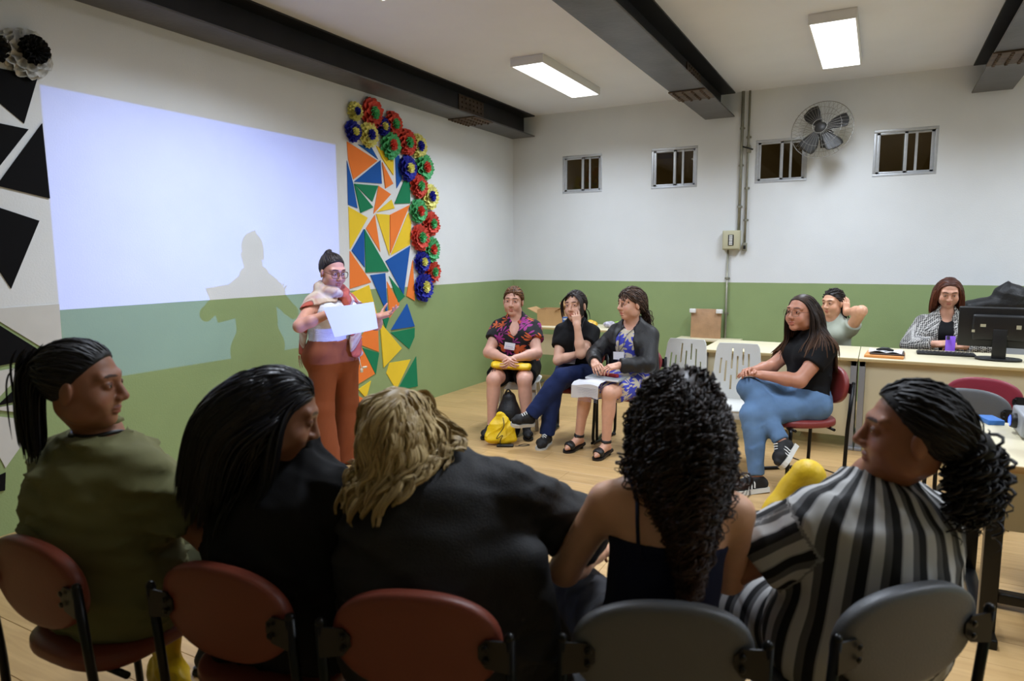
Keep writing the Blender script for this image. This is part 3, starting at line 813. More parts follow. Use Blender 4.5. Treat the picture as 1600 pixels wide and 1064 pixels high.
        for s in (1, -1):
            el(s*.036, .056, -.032, (.028*(.8+.2*b.bulk), .024, .026), .03)
            el(s*.05, .01, -.065, (.014*b.bulk, .03, .022), .03)
            S.rc(q(s*.010, .080, .034), q(s*.046, .066, .034), .011*h, .010*h, .02)
        S.el(q(0, .092, -.03), V3(.012, .012, .010)*h, R, .015)
        for s in (1, -1): el(s*.031, .098, .011, (.020, .018, .013), .012, 's')
        S.rc(q(0, .083, .022), q(0, .105, -.018), .0075*h, .0105*h, .012)
        el(0, .106, -.024, (.011, .011, .009), .008)
        for s in (1, -1): el(s*.012, .097, -.027, (.0085, .010, .008), .006)
        for s in (1, -1):
            el(s*.031, .0735, .010, (.0155, .0150, .0125), .005)
            el(s*.031, .0905, .0088, (.0118, .0085, .0046), .002, 's')
        el(0, .0855, -.0545, (.021+.004*mouth, .010, .0055), .006); el(0, .084, -.066-.004*mouth, (.018+.003*mouth, .010, .0065), .006)
        if mouth > 0: el(0, .098, -.060, (.017, .008, .0035), .003, 's')
        for s in (1, -1): el(s*.0755, -.008, -.008, (.009, .019, .031), .008, 'u', rotm(-10, 0, s*-22))
        return S
    def headlocal(b, V): return ((V-b.H) @ b.Rh)/b.hs
    def headpt(b, x, y, z): return b.H+b.Rh @ (V3(x, y, z)*b.hs)
def face_paint(b, V, lip=(.78, .5, .5), brow=(.16, .12, .11)):
    C = np.ones((len(V), 3)); p = b.headlocal(V)
    def reg(c, r): return (((np.abs(p*[1, 1, 1]*np.array([1, 1, 1]))*0+((p-np.array(c))/np.array(r)))**2).sum(1))
    head = (np.abs(p) < .16).all(1)
    for c, r in (((0, .095, -.0545), (.022, .02, .0062)), ((0, .093, -.0665), (.019, .02, .0075))):
        m = head & (reg(c, r) < 1); C[m] = lip
    for s in (1, -1):
        q = p.copy(); q[:, 2] += .25*(np.abs(q[:, 0])-.03)**2*20
        m = head & ((((q-np.array((s*.031, .085, .0365)))/np.array((.021, .03, .0048)))**2).sum(1) < 1); C[m] = brow
        m = head & (reg((s*.031, .09, .0165), (.0165, .02, .0032)) < 1); C[m] = (.35, .25, .22)
        m = head & (reg((s*.031, .08, .008), (.02, .03, .012)) < 1) & (C[:, 0] == 1); C[m] = (.86, .82, .82)
        m = head & (reg((s*.042, .06, -.025), (.02, .03, .018)) < 1) & (C[:, 0] == 1); C[m] = (1.02, .92, .9)
        m = head & (reg((s*.0075, .106, -.034), (.004, .01, .004)) < 1); C[m] = (.45, .35, .33)
    return C
# ---------------------------------------------------------------- hair
def scalp(b, n, seed, line=.012, zmin=-.052, side=.0):
    r = np.random.RandomState(seed); i = np.arange(n*3)+.5
    ph = np.arccos(1-2*i/(n*3)); th = math.pi*(1+5**.5)*i
    p = np.stack([np.cos(th)*np.sin(ph), np.sin(th)*np.sin(ph), np.cos(ph)], 1)+r.normal(size=(n*3, 3))*.03
    p = p/np.linalg.norm(p, axis=1)[:, None]
    q = p*np.array([.0745, .0945, .0875])+np.array([0, -.012, .032])
    m = (q[:, 1]*.75-q[:, 2]*.65 < line+side*np.abs(q[:, 0])) & (q[:, 2] > zmin)
    return q[m]
def hair_cap(b, th=.008, line=.016, zmin=-.06, vox=.006, extra=None):
    S = SDF(); S.el(b.headpt(0, -.012, .032), (V3(.0735, .0935, .0865)+th)*b.hs, b.Rh, 0)
    if extra: extra(S)
    n = b.Rh @ V3(0, .75, -.65); S.cut(b.H+n*(line*b.hs), n)
    S.cut(b.headpt(0, 0, zmin), b.Rh @ V3(0, .25, -1))
    return S.mesh(vox, smooth=2)
def grow(col, P, d, steps, step, grav=.25, stiff=.75, off=.006, attract=None, seed=0, jit=.06, gdir=(0, 0, -1)):
    r = np.random.RandomState(seed); n = len(P); out = [P.copy()]; g = np.asarray(gdir, float)
    off_ = np.broadcast_to(np.asarray(off, float), (n,))
    for t in range(steps):
        gg = grav*g+0*P
        if attract is not None: gg = gg+attract(P, t)
        d = d*stiff+gg+r.normal(size=(n, 3))*jit*.3; d = d/(np.linalg.norm(d, axis=1)[:, None]+1e-9)
        Q = P+d*step; off = .003+(off_-.003)*min(1, (t+1)/9)
        for _ in range(2):
            D = col.at(Q); m = D < off
            if m.any():
                q = Q[m]; e = .003; G = np.stack([col.at(q+np.eye(3)[a]*e)-col.at(q-np.eye(3)[a]*e) for a in range(3)], 1)
                G = G/(np.linalg.norm(G, axis=1)[:, None]+1e-9); Q[m] = q+G*(off[m]-D[m])[:, None]
        d = Q-P; d = d/(np.linalg.norm(d, axis=1)[:, None]+1e-9); P = Q; out.append(P.copy())
    return np.stack(out, 1)
def resample(paths, lens, T):
    # cut every strand to its own fraction of the path and resample to T points
    N, K, _ = paths.shape; s = np.linspace(0, 1, T)[None, :]*lens[:, None]*(K-1)
    i = np.clip(np.floor(s).astype(int), 0, K-2); f = (s-i)[..., None]; a = np.arange(N)[:, None]
    return paths[a, i]*(1-f)+paths[a, i+1]*f
def curlify(P, amp, turns, seed, grow_in=.15, flat=False):
    r = np.random.RandomState(seed); N, T, _ = P.shape
    t = np.gradient(P, axis=1); t = t/(np.linalg.norm(t, axis=2)[..., None]+1e-9)
    ref = nrm(V3(.3, .9, .2)); a = np.cross(t, ref); a = a/(np.linalg.norm(a, axis=2)[..., None]+1e-9); c = np.cross(t, a)
    s = np.linspace(0, 1, T)[None, :]; ph = r.uniform(0, 6.28, (N, 1)); tn = np.asarray(turns)*r.uniform(.8, 1.2, (N, 1)); am = amp*r.uniform(.6, 1.3, (N, 1))*np.clip(s/grow_in, 0, 1)
    th = ph+2*math.pi*tn*s
    return P+a*(am*np.cos(th))[..., None]+c*(am*np.sin(th)*(.25 if flat else 1.0))[..., None]
def strands(P, r0, sides=4, taper=.35, seed=0, flat=1.0, center=None):
    N, T, _ = P.shape; rr = np.random.RandomState(seed)
    t = np.gradient(P, axis=1); t = t/(np.linalg.norm(t, axis=2)[..., None]+1e-9)
    ref = rr.normal(size=(N, 1, 3)) if center is None else (P-np.asarray(center))*np.array([1, 1, .35])+rr.normal(size=(N, 1, 3))*.02
    a = np.cross(t, np.broadcast_to(ref, t.shape)); a = a/(np.linalg.norm(a, axis=2)[..., None]+1e-9); c = np.cross(t, a)
    s = np.linspace(0, 1, T)[None, :]; rad = np.asarray(r0)*rr.uniform(.7, 1.2, (N, 1))*(1-(1-taper)*np.clip((s-.55)/.45, 0, 1)**1.5)*np.clip(.2+s*7, 0, 1)
    V = np.stack([P+(a*math.cos(2*math.pi*k/sides)*flat+c*math.sin(2*math.pi*k/sides))*rad[..., None] for k in range(sides)], 2)
    V = np.concatenate([V.reshape(-1, 3), P[:, -1]+t[:, -1]*.004])
    idx = np.arange(N*T*sides).reshape(N, T, sides); A = idx[:, :-1]; B = idx[:, 1:]
    F = np.stack([A, np.roll(A, -1, 2), np.roll(B, -1, 2), B], -1).reshape(-1, 4)
    e = idx[:, -1]; tip = (N*T*sides+np.arange(N))[:, None]+0*e
    F = np.concatenate([F, np.stack([e, np.roll(e, -1, 1), tip, tip], -1).reshape(-1, 4)])
    return V, F
def hair_mat(name, rgb, rgb2=None, rough=.5):
    if name in MATS: return MATS[name]
    m = bpy.data.materials.new(name); m.use_nodes = True; N = m.node_tree.nodes; L = m.node_tree.links; b = N['Principled BSDF']
    b.inputs['Roughness'].default_value = rough; b.inputs['Specular IOR Level'].default_value = .3
    a = N.new('ShaderNodeAttribute'); a.attribute_name = 'tone'; r = N.new('ShaderNodeValToRGB')
    c = lin(rgb); c2 = lin(rgb2 or tuple(min(255, v*1.25+4) for v in rgb))
    r.color_ramp.elements[0].color = c+(1,); r.color_ramp.elements[1].color = c2+(1,)
    L.new(a.outputs['Fac'], r.inputs[0]); L.new(r.outputs[0], b.inputs['Base Color'])
    MATS[name] = m; return m
def hair_object(b, parent, pieces, m, name='hair', seed=0, tipdark=None, label=None):
    """pieces: list of (V, F, tone array)"""
    V, F = join_vf([(p[0], p[1]) for p in pieces]); tone = np.concatenate([p[2] for p in pieces])
    tri = F[:, 2] == F[:, 3]
    if tri.any():
        # degenerate quads come from strand tips: rebuild as plain polygons through from_pydata-like loops
        me = bpy.data.meshes.new(name); q = F[~tri]; t = F[tri][:, :3]
        me.vertices.add(len(V)); me.vertices.foreach_set('co', V.astype(np.float32).ravel())
        loops = np.concatenate([q.ravel(), t.ravel()]).astype(np.int32); st = np.concatenate([np.arange(0, q.size, 4), q.size+np.arange(0, t.size, 3)]).astype(np.int32)
        me.loops.add(len(loops)); me.loops.foreach_set('vertex_index', loops); me.polygons.add(len(st)); me.polygons.foreach_set('loop_start', st)
        me.polygons.foreach_set('use_smooth', np.ones(len(st), bool)); me.materials.append(m)
        a = me.attributes.new('tone', 'FLOAT', 'POINT'); a.data.foreach_set('value', tone.astype(np.float32)); me.update(calc_edges=True); me.validate()
        o = link(bpy.data.objects.new(name, me), parent)
    else: o = np_object(name, V, F, m, parent, attrs={'tone': tone})
    if label: o['label'] = label
    return o
def tones(V, F, N, T, sides, seed, lo=.0, hi=1.0, fn=None):
    r = np.random.RandomState(seed+99); t = r.uniform(lo, hi, (N, 1, 1))+0*np.zeros((N, T, sides))
    if fn is not None: t = t*.6+.4*0+fn(np.linspace(0, 1, T))[None, :, None]
    t = t.reshape(-1); tip = r.uniform(lo, hi, N) if fn is None else np.full(N, float(fn(np.array([1.0]))[0]))
    return np.clip(np.concatenate([t, tip]), 0, 1)
def piece(P, r0, sides, seed, taper=.35, flat=1.0, lo=0., hi=1., fn=None, center=None):
    V, F = strands(P, r0, sides, taper, seed, flat, center); return (V, F, tones(V, F, P.shape[0], P.shape[1], sides, seed, lo, hi, fn))
def cap_piece(vf, t=.15): return (vf[0], vf[1], np.full(len(vf[0]), t))

def clump(P, k, amt, seed, amp=0.0, turns=2.0, flat=True, pw=1.0):
    # gather strands into k locks; every lock has its own wave
    r = np.random.RandomState(seed); N, T, _ = P.shape; g = r.choice(N, k, replace=False); G = P[g]
    key = np.concatenate([P[:, T//2], P[:, -1]*.8], 1); idx = ((key[:, None]-key[g][None])**2).sum(2).argmin(1)
    if amp: G2 = curlify(G, amp, turns, seed+1, .35, flat)
    else: G2 = G
    w = (amt*np.linspace(0, 1, T)**pw)[None, :, None]
    return P*(1-w)+G[idx]*w+(G2-G)[idx]
def ease(P, n=3):
    for _ in range(n): P[:, 1:-1] = .5*P[:, 1:-1]+.25*(P[:, :-2]+P[:, 2:])
    return P
def scalp_lines(b, R, anchor, T, off=.006, seed=0, jit=.004):
    # hair combed over the skull from the roots R towards the anchor (head-local points)
    r = np.random.RandomState(seed); c = np.array([0, -.012, .032]); e = np.array([.0745, .0945, .0875])
    u = (R-c)/e; v = ((np.asarray(anchor)-c)/e); s = np.linspace(0, 1, T)[None, :, None]
    v = v+r.normal(size=(len(R), 3))*.12
    q = u[:, None]*(1-s)+v[:, None]*s; l = np.linalg.norm(q, axis=2)[..., None]; la = np.linalg.norm(v, axis=1)[:, None, None]
    q = q/l*(1+(la-1)*s**2); rad = 1+(off+r.uniform(-jit, jit, (len(R), 1, 1)))/.085*np.sin(np.clip(s, 0, 1)*math.pi*.9+.15)
    return b.H+((q*rad*e+c) @ b.Rh.T)*b.hs
def tail(b, col, anchor, n, length, seed, spread=.018, d0=(0, -1, .1), grav=.3, T=14, step=.012, wave=0, off=.008):
    r = np.random.RandomState(seed); A = b.headpt(*anchor)+(r.normal(size=(n, 3))*np.array([1, .6, 1])*spread*.5)
    d = np.broadcast_to(b.Rh @ V3(*d0), (n, 3))+r.normal(size=(n, 3))*.14; d = d/np.linalg.norm(d, axis=1)[:, None]
    P = grow(col, A, d, int(length/step), step, grav=grav, off=off, seed=seed, jit=.1)
    P = ease(resample(P, r.uniform(.78, 1, n), T)); return curlify(P, wave, 3, seed) if wave else P
def long_hair(b, col, n, length, seed, part=0.0, line=.012, T=18, step=.013, grav=.28, off=(.003, .015), back=-.45, lens=(.82, 1.0), out=.9, zmin=-.052, away=None, gather=None):
    r = np.random.RandomState(seed); R = scalp(b, n, seed, line, zmin); P = b.H+(R @ b.Rh.T)*b.hs
    x = R[:, 0]-part+r.normal(size=len(R))*.012; d = np.stack([np.sign(x)*out*np.clip(np.abs(x)/.02, .3, 1), back+0*x+.5*(R[:, 1] < -.05)*-1, .02+0*x], 1)
    d = d/np.linalg.norm(d, axis=1)[:, None] @ np.eye(3) if False else d/np.linalg.norm(d, axis=1)[:, None]
    d = d @ b.Rh.T
    att = None
    if away is not None:
        w = b.Rh @ V3(*away); att = lambda Q, t: w*(.25 if t < 10 else .06)
    if gather is not None:
        w0 = 0*V3(0, 0, 0) if away is None else b.Rh @ V3(*away)
        att = lambda Q, t: w0*(.25 if t < 10 else .06)+np.stack([-(Q[:, 0]-gather[0])*gather[1], 0*Q[:, 0], 0*Q[:, 0]], 1)*(1 if t > 8 else .2)
    P = grow(col, P, d, int(length/step), step, grav=grav, off=r.uniform(off[0], off[1], len(P)), seed=seed, attract=att, jit=.04)
    return ease(resample(P, r.uniform(lens[0], lens[1], len(P)), T), 2)

# ---------------------------------------------------------------- people
def skin_mat(name, rgb):
    m = mat('skin_'+name, rgb, .48, var=.05, vscale=25, bump=.03, bscale=260, attr='Col')
    m.node_tree.nodes['Principled BSDF'].inputs['Subsurface Weight'].default_value = .08
    m.node_tree.nodes['Principled BSDF'].inputs['Subsurface Radius'].default_value = (.02, .008, .004)
    return m
M_sclera = mat('eye_white', (222, 214, 208), .25); M_iris = mat('eye_iris', (36, 22, 16), .15)
def eyes(b, parent, gaze=(0, 0)):
    for s in (1, -1):
        c = b.headpt(s*.031, .0735, .0095); r = .0130*b.hs
        mb = MB(); mb.sphere((0, 0, 0), r, 16, 12, Matrix.Rotation(-math.pi/2, 3, 'X'))
        me = mb.mesh('eye', [M_sclera, M_iris])
        d = Vector(rotm(gaze[1], 0, gaze[0]) @ V3(0, 1, 0))
        for p in me.polygons: p.material_index = 1 if p.center.normalized().dot(d) > .84 else 0
        o = link(bpy.data.objects.new('eye', me), parent)
        o.matrix_local = Matrix.Translation(Vector(c)) @ Matrix(b.Rh.tolist()).to_4x4()
def build_body(b, label, loc, rz, skin, hands=(), feet=True, mouth=0., vox=.0085, hvox=.0042, gaze=(0, 0), group=None, lip=(.78, .5, .5), brow=(.16, .12, .11), face=True):
    S = SDF(); b.torso(S); b.trap(S)
    for s in b.E: b.armp(S, s)
    for s in b.K:
        b.legp(S, s)
        if feet: b.footp(S, s)
    boxes = []
    for h in hands:
        h = dict(h); s = h.pop('s'); b.handp(S, s, **h)
        w, f, n, sd = b.hand[s]; c = w+f*.085; boxes.append((c-.125, c+.125, .0042))
    b.headp(S, mouth); boxes.append((b.H-V3(.125, .145, .135)*b.hs, b.H+V3(.125, .145, .135)*b.hs, hvox))
    V, F = S.mesh(vox); parts = []
    cen = V[F].mean(1); keep = np.ones(len(F), bool)
    for lo, hi, v in boxes:
        keep &= ~((cen > lo+vox*1.2) & (cen < hi-vox*1.2)).all(1)
    parts.append((V, F[keep]))
    for i, (lo, hi, v) in enumerate(boxes):
        V2, F2 = S.mesh(v, lo, hi); c2 = V2[F2].mean(1); kk = np.ones(len(F2), bool)
        for lo3, hi3, _ in boxes[:i]: kk &= ~((c2 > lo3+v) & (c2 < hi3-v)).all(1)
        parts.append((V2, F2[kk]))
    V, F = join_vf(parts)
    used = np.zeros(len(V), bool); used[F.ravel()] = True; mp = np.cumsum(used)-1; V = V[used]; F = mp[F]
    col = face_paint(b, V, lip, brow) if face else np.ones((len(V), 3))
    o = np_object('person', V, F, skin, None, col=col)
    o.location = loc; o.rotation_euler = (0, 0, rz); tag(o, label, 'person', group)
    if face: eyes(b, o, gaze)
    b.sdf = S; b.obj = o
    return o
def cloth(b, name, S, m, vox=.0095, noise=None, attrs=None, label=None, smooth=1):
    S.noise = noise; V, F = S.mesh(vox, smooth=smooth)
    o = np_object(name, V, F, m, b.obj, attrs=attrs(V) if attrs else None)
    if label: o['label'] = label
    return o
def collider(b, o=.012, face=True, wide=.056):
    S = SDF(); b.torso(S, o); b.trap(S, o)
    for s in b.E: b.armp(S, s, o, 1.0, 0)
    b.headp(S)
    if face: S.el(b.headpt(0, .07, -.025), V3(wide, .085, .115)*b.hs, b.Rh, .02)
    return S
def glasses(b, parent, m, w=.024, h=.019, wire=.0017):
    g = MB(); prev = None
    for s in (1, -1):
        pts = []
        for k in range(20):
            a = 2*math.pi*k/20; e = .62
            x = s*.033+w*abs(math.cos(a))**e*(1 if math.cos(a) > 0 else -1); z = .006+h*abs(math.sin(a))**e*(1 if math.sin(a) > 0 else -1)
            pts.append(Vector(b.headpt(x, .101-.25*max(0, abs(x)-.033)**1.0, z)))
        g.tube(pts, wire, 6, False, True)
        g.tube([Vector(b.headpt(s*(.033+w), .096, .010)), Vector(b.headpt(s*.074, .07, .012)), Vector(b.headpt(s*.079, -.005, .012)), Vector(b.headpt(s*.078, -.025, -.004))], wire*.9, 6)
    g.tube([Vector(b.headpt(-.010, .101, .009)), Vector(b.headpt(0, .109, .012)), Vector(b.headpt(.010, .101, .009))], wire, 6)
    return g.build('glasses', m, parent, False)
def sole_shape(b, s, m, o=.006, th=.022, name='sole', extend=.0, parent=None):
    a, t = b.A[s], b.T[s]; lg = nrm(b.K[s]-a); f0 = nrm(t-a); heel = a-f0*.035-lg*.045
    f = nrm(t-f0*.03-heel); sd = nrm(np.cross(f, lg)); up = np.cross(sd, f)
    c0 = heel-f*(.030+o); Lw = (t-c0) @ f+.006
    prof = [(0, .020), (.04, .030), (.12, .031), (.3, .030), (.55, .034), (.72, .041), (.88, .035), (.97, .02), (1, .008)]
    poly = [(u*Lw, w+o) for u, w in prof]+[(u*Lw, -w-o) for u, w in reversed(prof)]
    return MB().prism(poly, Vector(c0-up*(.020+o)), Vector(f), Vector(sd), th).build(name, m, parent or b.obj)
# ================================================================ THE TWELVE WOMEN
SK = lambda n, c: skin_mat(n, c)
def waistcut(b, h=.10): return b.P+b.up*h
def trousers(b, S, o=.012, t1=1.0, t2=.93, flare=0.0, top=.10):
    cl = [(b.P+b.up*top, b.up)]
    S.ec(b.P+b.up*.02, b.P+b.up*(top+.04), .155*b.bulk+o, .142*b.bulk+o, .115*b.bulk+o, .110*b.bulk+o, b.lat, .04, cl)
    for s in (1, -1):
        S.el(b.hip[s]+V3(0, -.035*b.bulk, .0), V3(.105, .10, .095)*b.bulk+o, None, .05, cl)
        b.legp(S, s, o, t1, t2, .04, flare)
    return S
def tee(b, S, o=.013, sl=.55, flare=.008, hem=-.03, neck=(.062, .075, .07), nk=(0, .035, .02), so=.005):
    b.torso(S, o); b.trap(S, o*.7)
    for s in (1, -1): b.armp(S, s, o+so, sl, 0, .035, flare)
    S.rc(b.N-b.up*.02, b.NT-b.up*.005, .064*(.6+.4*b.bulk)+o*.5, .056*(.6+.4*b.bulk)+o*.4, .03)
    if neck: S.el(b.NT+b.Rt @ V3(*nk), V3(*neck), b.Rt, .004, None, 's')
    if hem is not None: S.cut(b.P+b.up*hem, -b.up)
    return S
def fab(name, rgb, var=.06, bump=.25, bscale=420, rough=.85, vscale=6): return mat('cloth_'+name, rgb, rough, var=var, vscale=vscale, bump=bump, bscale=bscale, spec=.25)
def shoe(b, s, m, o=.008, msole=None, name='shoe', th=.022):
    S = SDF(); b.footp(S, s, o, .012)
    a = b.A[s]; up = nrm(b.K[s]-a); S.cut(a+up*.012, up)
    V, F = S.mesh(.006); o_ = np_object(name, V, F, m, b.obj)
    if msole: sole_shape(b, s, msole, o*.6, th, 'sole', parent=o_)
    return o_
M_sole = mat('shoe_rubber_white', (205, 202, 192), .6); M_soleg = mat('shoe_rubber_grey', (168, 168, 164), .6)
M_black = fab('black', (17, 17, 19)); M_shoeb = mat('shoe_black_canvas', (20, 20, 22), .7, bump=.2, bscale=300)
M_badge = mat('badge_paper', (228, 228, 232), .5); M_ink = mat('badge_ink', (40, 52, 140), .6); M_redink = mat('badge_red_ink', (176, 40, 60), .6)
def badge(b, c, n, up, w=.085, h=.06, marks=True, cord=None):
    n = nrm(n); up = nrm(np.asarray(up)-n*(np.asarray(up) @ n)); x = np.cross(up, n); c = np.asarray(c, float)+n*.004
    o = MB().prism([(-w/2, -h/2), (w/2, -h/2), (w/2, h/2), (-w/2, h/2)], Vector(c), Vector(x), Vector(up), .002).build('name_badge', M_badge, b.obj)
    if marks:
        q = c+n*.0025; pts = [Vector(q+x*(-w*.36+w*.055*i)+up*(-.006+(.006 if i % 2 else -.004)*(1.3 if i < 3 else .7))) for i in range(13)]
        MB().tube(pts, .0011, 4).build('handwriting', M_ink, o, False)
        MB().tube([Vector(q+x*(-w*.42)+up*(-.024)), Vector(q+x*(w*.44)+up*(-.017))], .0012, 4).build('red_line', M_redink, o, False)
    return o
def cordline(b, pts, r=.003, m=None, name='lanyard', col=None, off=.004, n=8):
    P = smooth_path([Vector(p) for p in pts], n)
    if col is not None:
        Q = np.array([tuple(p) for p in P])
        for _ in range(3):
            D = col.at(Q); mk = D < off
            if mk.any():
                e = .003; q = Q[mk]; G = np.stack([col.at(q+np.eye(3)[a]*e)-col.at(q-np.eye(3)[a]*e) for a in range(3)], 1); G /= np.linalg.norm(G, axis=1)[:, None]+1e-9
                Q[mk] = q+G*(off-D[mk])[:, None]
        P = [Vector(q) for q in Q]
    return MB().tube(P, r, 6).build(name, m or M_blackp, b.obj, False)
def surf(col, p, d, off=.004):
    # walk from outside along -d until the surface is met
    p = np.asarray(p, float); d = nrm(d); q = p+d*.4
    for _ in range(60):
        D = float(col.at(q[None])[0])-off
        if D < .001: break
        q = q-d*D*.8
    return q

# ---- presenter, standing by the wall
def presenter():
    b = Body(pelvis=(.0, 0, .868), lean=2, bulk=1.12, waist=1.02, arm=1.0, leg=1.1, head=(-14, 0, -6), headoff=(0, .012, -.034), trunk=.43, shw=.152, bust=1.15)
    b.setarm(1, (.20, .29, 1.185), (.6, -.05, .95)); b.setarm(-1, (-.20, .30, 1.125), (-.6, -.1, .85))
    b.setleg(1, (.13, .035, .47), (.14, .02, .085), (.15, .19, .035)); b.setleg(-1, (-.12, -.0, .47), (-.12, -.07, .085), (-.13, .10, .035))
    o = build_body(b, 'woman in a white top, brown trousers and scarf standing with a sheet of paper', (.77, -4.28, 0), math.radians(-100), SK('presenter', (196, 140, 116)), hvox=.0032, gaze=(10, -22),
        hands=[dict(s=1, fdir=(-.75, .55, -.25), palm=(-.25, -.1, -.9), curl=(32, 34, 34, 36), thumb=30, index=14), dict(s=-1, fdir=(-.42, .75, .25), palm=(.35, .2, .85), curl=(4, 20, 26, 14), spread=13, thumb=62, thumbcurl=2)])
    S = SDF(); b.torso(S, .009, lower=False)
    for s in (1, -1): S.rc(b.N-b.up*.03+b.lat*s*.09, b.CH+b.lat*s*.1, .05, .06, .03)
    for s in (1, -1): S.el(b.S[s]+b.lat*s*.035+b.up*-.005, (.062, .085, .10), b.Rt, .012, None, 's')
    S.el(b.NT+V3(0, .03, -.0), (.095, .11, .10), None, .006, None, 's'); S.cut(b.P+b.up*.088, -b.up)
    cloth(b, 'tank_top', S, mat('cloth_white_rib', (214, 214, 222), .8, bump=.35, bscale=30, stretch=(1, 1, 9), spec=.2), noise=folds(3, .004, (0, 0, 1), 90), label='white ribbed tank top')
    S = SDF(); S.ec(b.P-b.up*.03, b.P+b.up*.13, .182, .166, .140, .140, b.lat, .04)
    for s in (1, -1):
        h = b.hip[s]; kn = b.K[s]; a = b.A[s]
        S.el(h+V3(0, -.04, -.01), (.136, .128, .125), None, .05)
        S.rc(h+V3(0, 0, 0), kn, .108, .088, .04); S.rc(kn, V3(a[0], a[1]+.045, .0), .088, .115, .03)
    S.cut(b.P+b.up*.10, b.up); S.cut((0, 0, .012), (0, 0, -1))
    cloth(b, 'trousers', S, fab('rust_brown', (134, 72, 42), bump=.15), noise=folds(5, .006, (1, .2, .05), 55), label='rust brown wide-leg trousers')
    for s in (1, -1): shoe(b, s, M_shoeb, .006, M_soleg)
    # scarf round the neck and shoulders, both tails hanging
    def plaid():
        m = bpy.data.materials.new('scarf_plaid'); m.use_nodes = True; N = m.node_tree.nodes; L = m.node_tree.links; p = N['Principled BSDF']; p.inputs['Roughness'].default_value = .9
        tc = N.new('ShaderNodeTexCoord'); w = N.new('ShaderNodeTexWave'); w.inputs['Scale'].default_value = 3.2; w.inputs['Distortion'].default_value = 1.6; w.bands_direction = 'DIAGONAL'; L.new(tc.outputs['Object'], w.inputs['Vector'])
        r = N.new('ShaderNodeValToRGB'); r.color_ramp.interpolation = 'LINEAR'; e = r.color_ramp.elements; e[0].position = .0; e[0].color = lin((176, 84, 66))+(1,); e[1].position = 1; e[1].color = lin((196, 178, 158))+(1,)
        for pos, c in ((.34, (168, 78, 62)), (.44, (120, 84, 78)), (.52, (190, 168, 148)), (.8, (176, 140, 124))): q = e.new(pos); q.color = lin(c)+(1,)
        L.new(w.outputs['Fac'], r.inputs[0]); L.new(r.outputs[0], p.inputs['Base Color']); return m
    Mp = plaid(); S = SDF(); N_ = b.N
    b.torso(S, .020, lower=False); b.trap(S, .022)
    for s in (1, -1): b.armp(S, s, .018, .45, 0, .03, .0)
    S.cut(b.N-b.up*.105, -b.up+V3(0, .45, 0)); S.el(b.CH+V3(0, .17, -.02), (.05, .12, .15), None, .01, None, 's')
    ring = []
    for k in range(15):
        a = 2*math.pi*k/14; ring.append(N_+V3(.088*math.sin(a), .016+.088*math.cos(a), .03+.03*-math.cos(a)+.010*math.sin(3*a)))
    for k in range(14): S.rc(ring[k], ring[k+1], .027+.008*math.sin(k*1.7), .027+.008*math.sin((k+1)*1.7), .02)
    S.ec(b.S[1]+V3(.0, -.085, -.02), b.S[1]+V3(.03, -.12, -.36), .05, .035, .022, .014, (0, 1, 0), .02)
    S.ec(N_+V3(-.05, .115, -.03), b.M+V3(-.085, .165, .02), .05, .045, .022, .018, (1, 0, 0), .02); S.ec(b.M+V3(-.085, .165, .02), b.P+V3(-.09, .18, -.02), .045, .055, .018, .014, (1, 0, 0), .02)
    S.ec(b.S[-1]+V3(.02, .06, -.02), b.P+V3(-.15, .13, .10), .045, .04, .02, .014, (1, .4, 0), .02)
    cloth(b, 'scarf', S, Mp, .007, noise=folds(8, .008, (1, 0, .2), 75), label='terracotta and beige checked scarf')
    fr = MB()
    for k in range(9):
        q = b.S[1]+V3(.015+.006*k, -.115+.004*(k % 3), -.37); fr.tube([Vector(q), Vector(q+V3(.004*(k % 2), 0, -.05)), Vector(q+V3(-.004*(k % 3), .004, -.09))], .0022, 4)
    fr.build('scarf_fringe', Mp, b.obj, False)
    glasses(b, o, mat('glasses_tortoise', (92, 62, 40), .3), .027, .022, .0026)
    k = MB(); k.tube(smooth_path([(-.10, .18, .86), (-.11, .19, .78), (-.12, .19, .74)], 5), .004, 6); k.box((-.12, .19, .73), (.022, .012, .03), None, .004); k.box((-.15, .19, .75), (.04, .014, .016), None, .006); k.build('key_ring', mat('keys_cream', (206, 200, 180), .4), o, False)
    hm = hair_mat('hair_presenter', (20, 15, 13), (52, 40, 34)); R = scalp(b, 700, 5, -.010)
    bun = (0, -.072, .112)
    P = scalp_lines(b, R, (0, -.062, .092), 10, .006, 5)
    S = SDF(); S.el(b.headpt(*bun), (.030, .030, .026), b.Rh, 0); bv = S.mesh(.005)
    coil = np.stack([[b.headpt(bun[0]+(.016+.012*math.sin(k*.9))*math.cos(a), bun[1]+(.016+.012*math.sin(k*.9))*math.sin(a), bun[2]-.016+.005*k+.004*math.sin(a*2+k)) for a in np.linspace(k, k+5.6, 18)] for k in range(8)])
    hair_object(b, o, [cap_piece(hair_cap(b, .006, -.011)), piece(P, .0026, 4, 5, flat=2.4, center=b.H), cap_piece(bv), piece(coil, .0075, 5, 2)], hm)
    # the paper in her hands: a thing of its own
    pt = [L_world(b, q) for q in ((.30, .335, 1.225), (-.075, .40, 1.245), (-.11, .40, 1.055), (.225, .345, 1.02))]
    pp = thing('paper_sheet', 'white sheet of paper held in front of the presenter', 'paper', tuple(pt[0]))
    def pf(u, v):
        a = pt[0]*(1-u)+pt[1]*u; c = pt[3]*(1-u)+pt[2]*u; q = a*(1-v)+c*v
        return q-pt[0]+Vector((.02*math.sin(u*math.pi), .015*math.sin(u*math.pi), .008*math.sin(v*3)))
    solid(MB().grid(pf, 10, 8, False).build('sheet', mat('paper_white', (228, 228, 232), .6), pp), .0012)
def L_world(b, p):
    return b.obj.matrix_basis @ Vector(p)
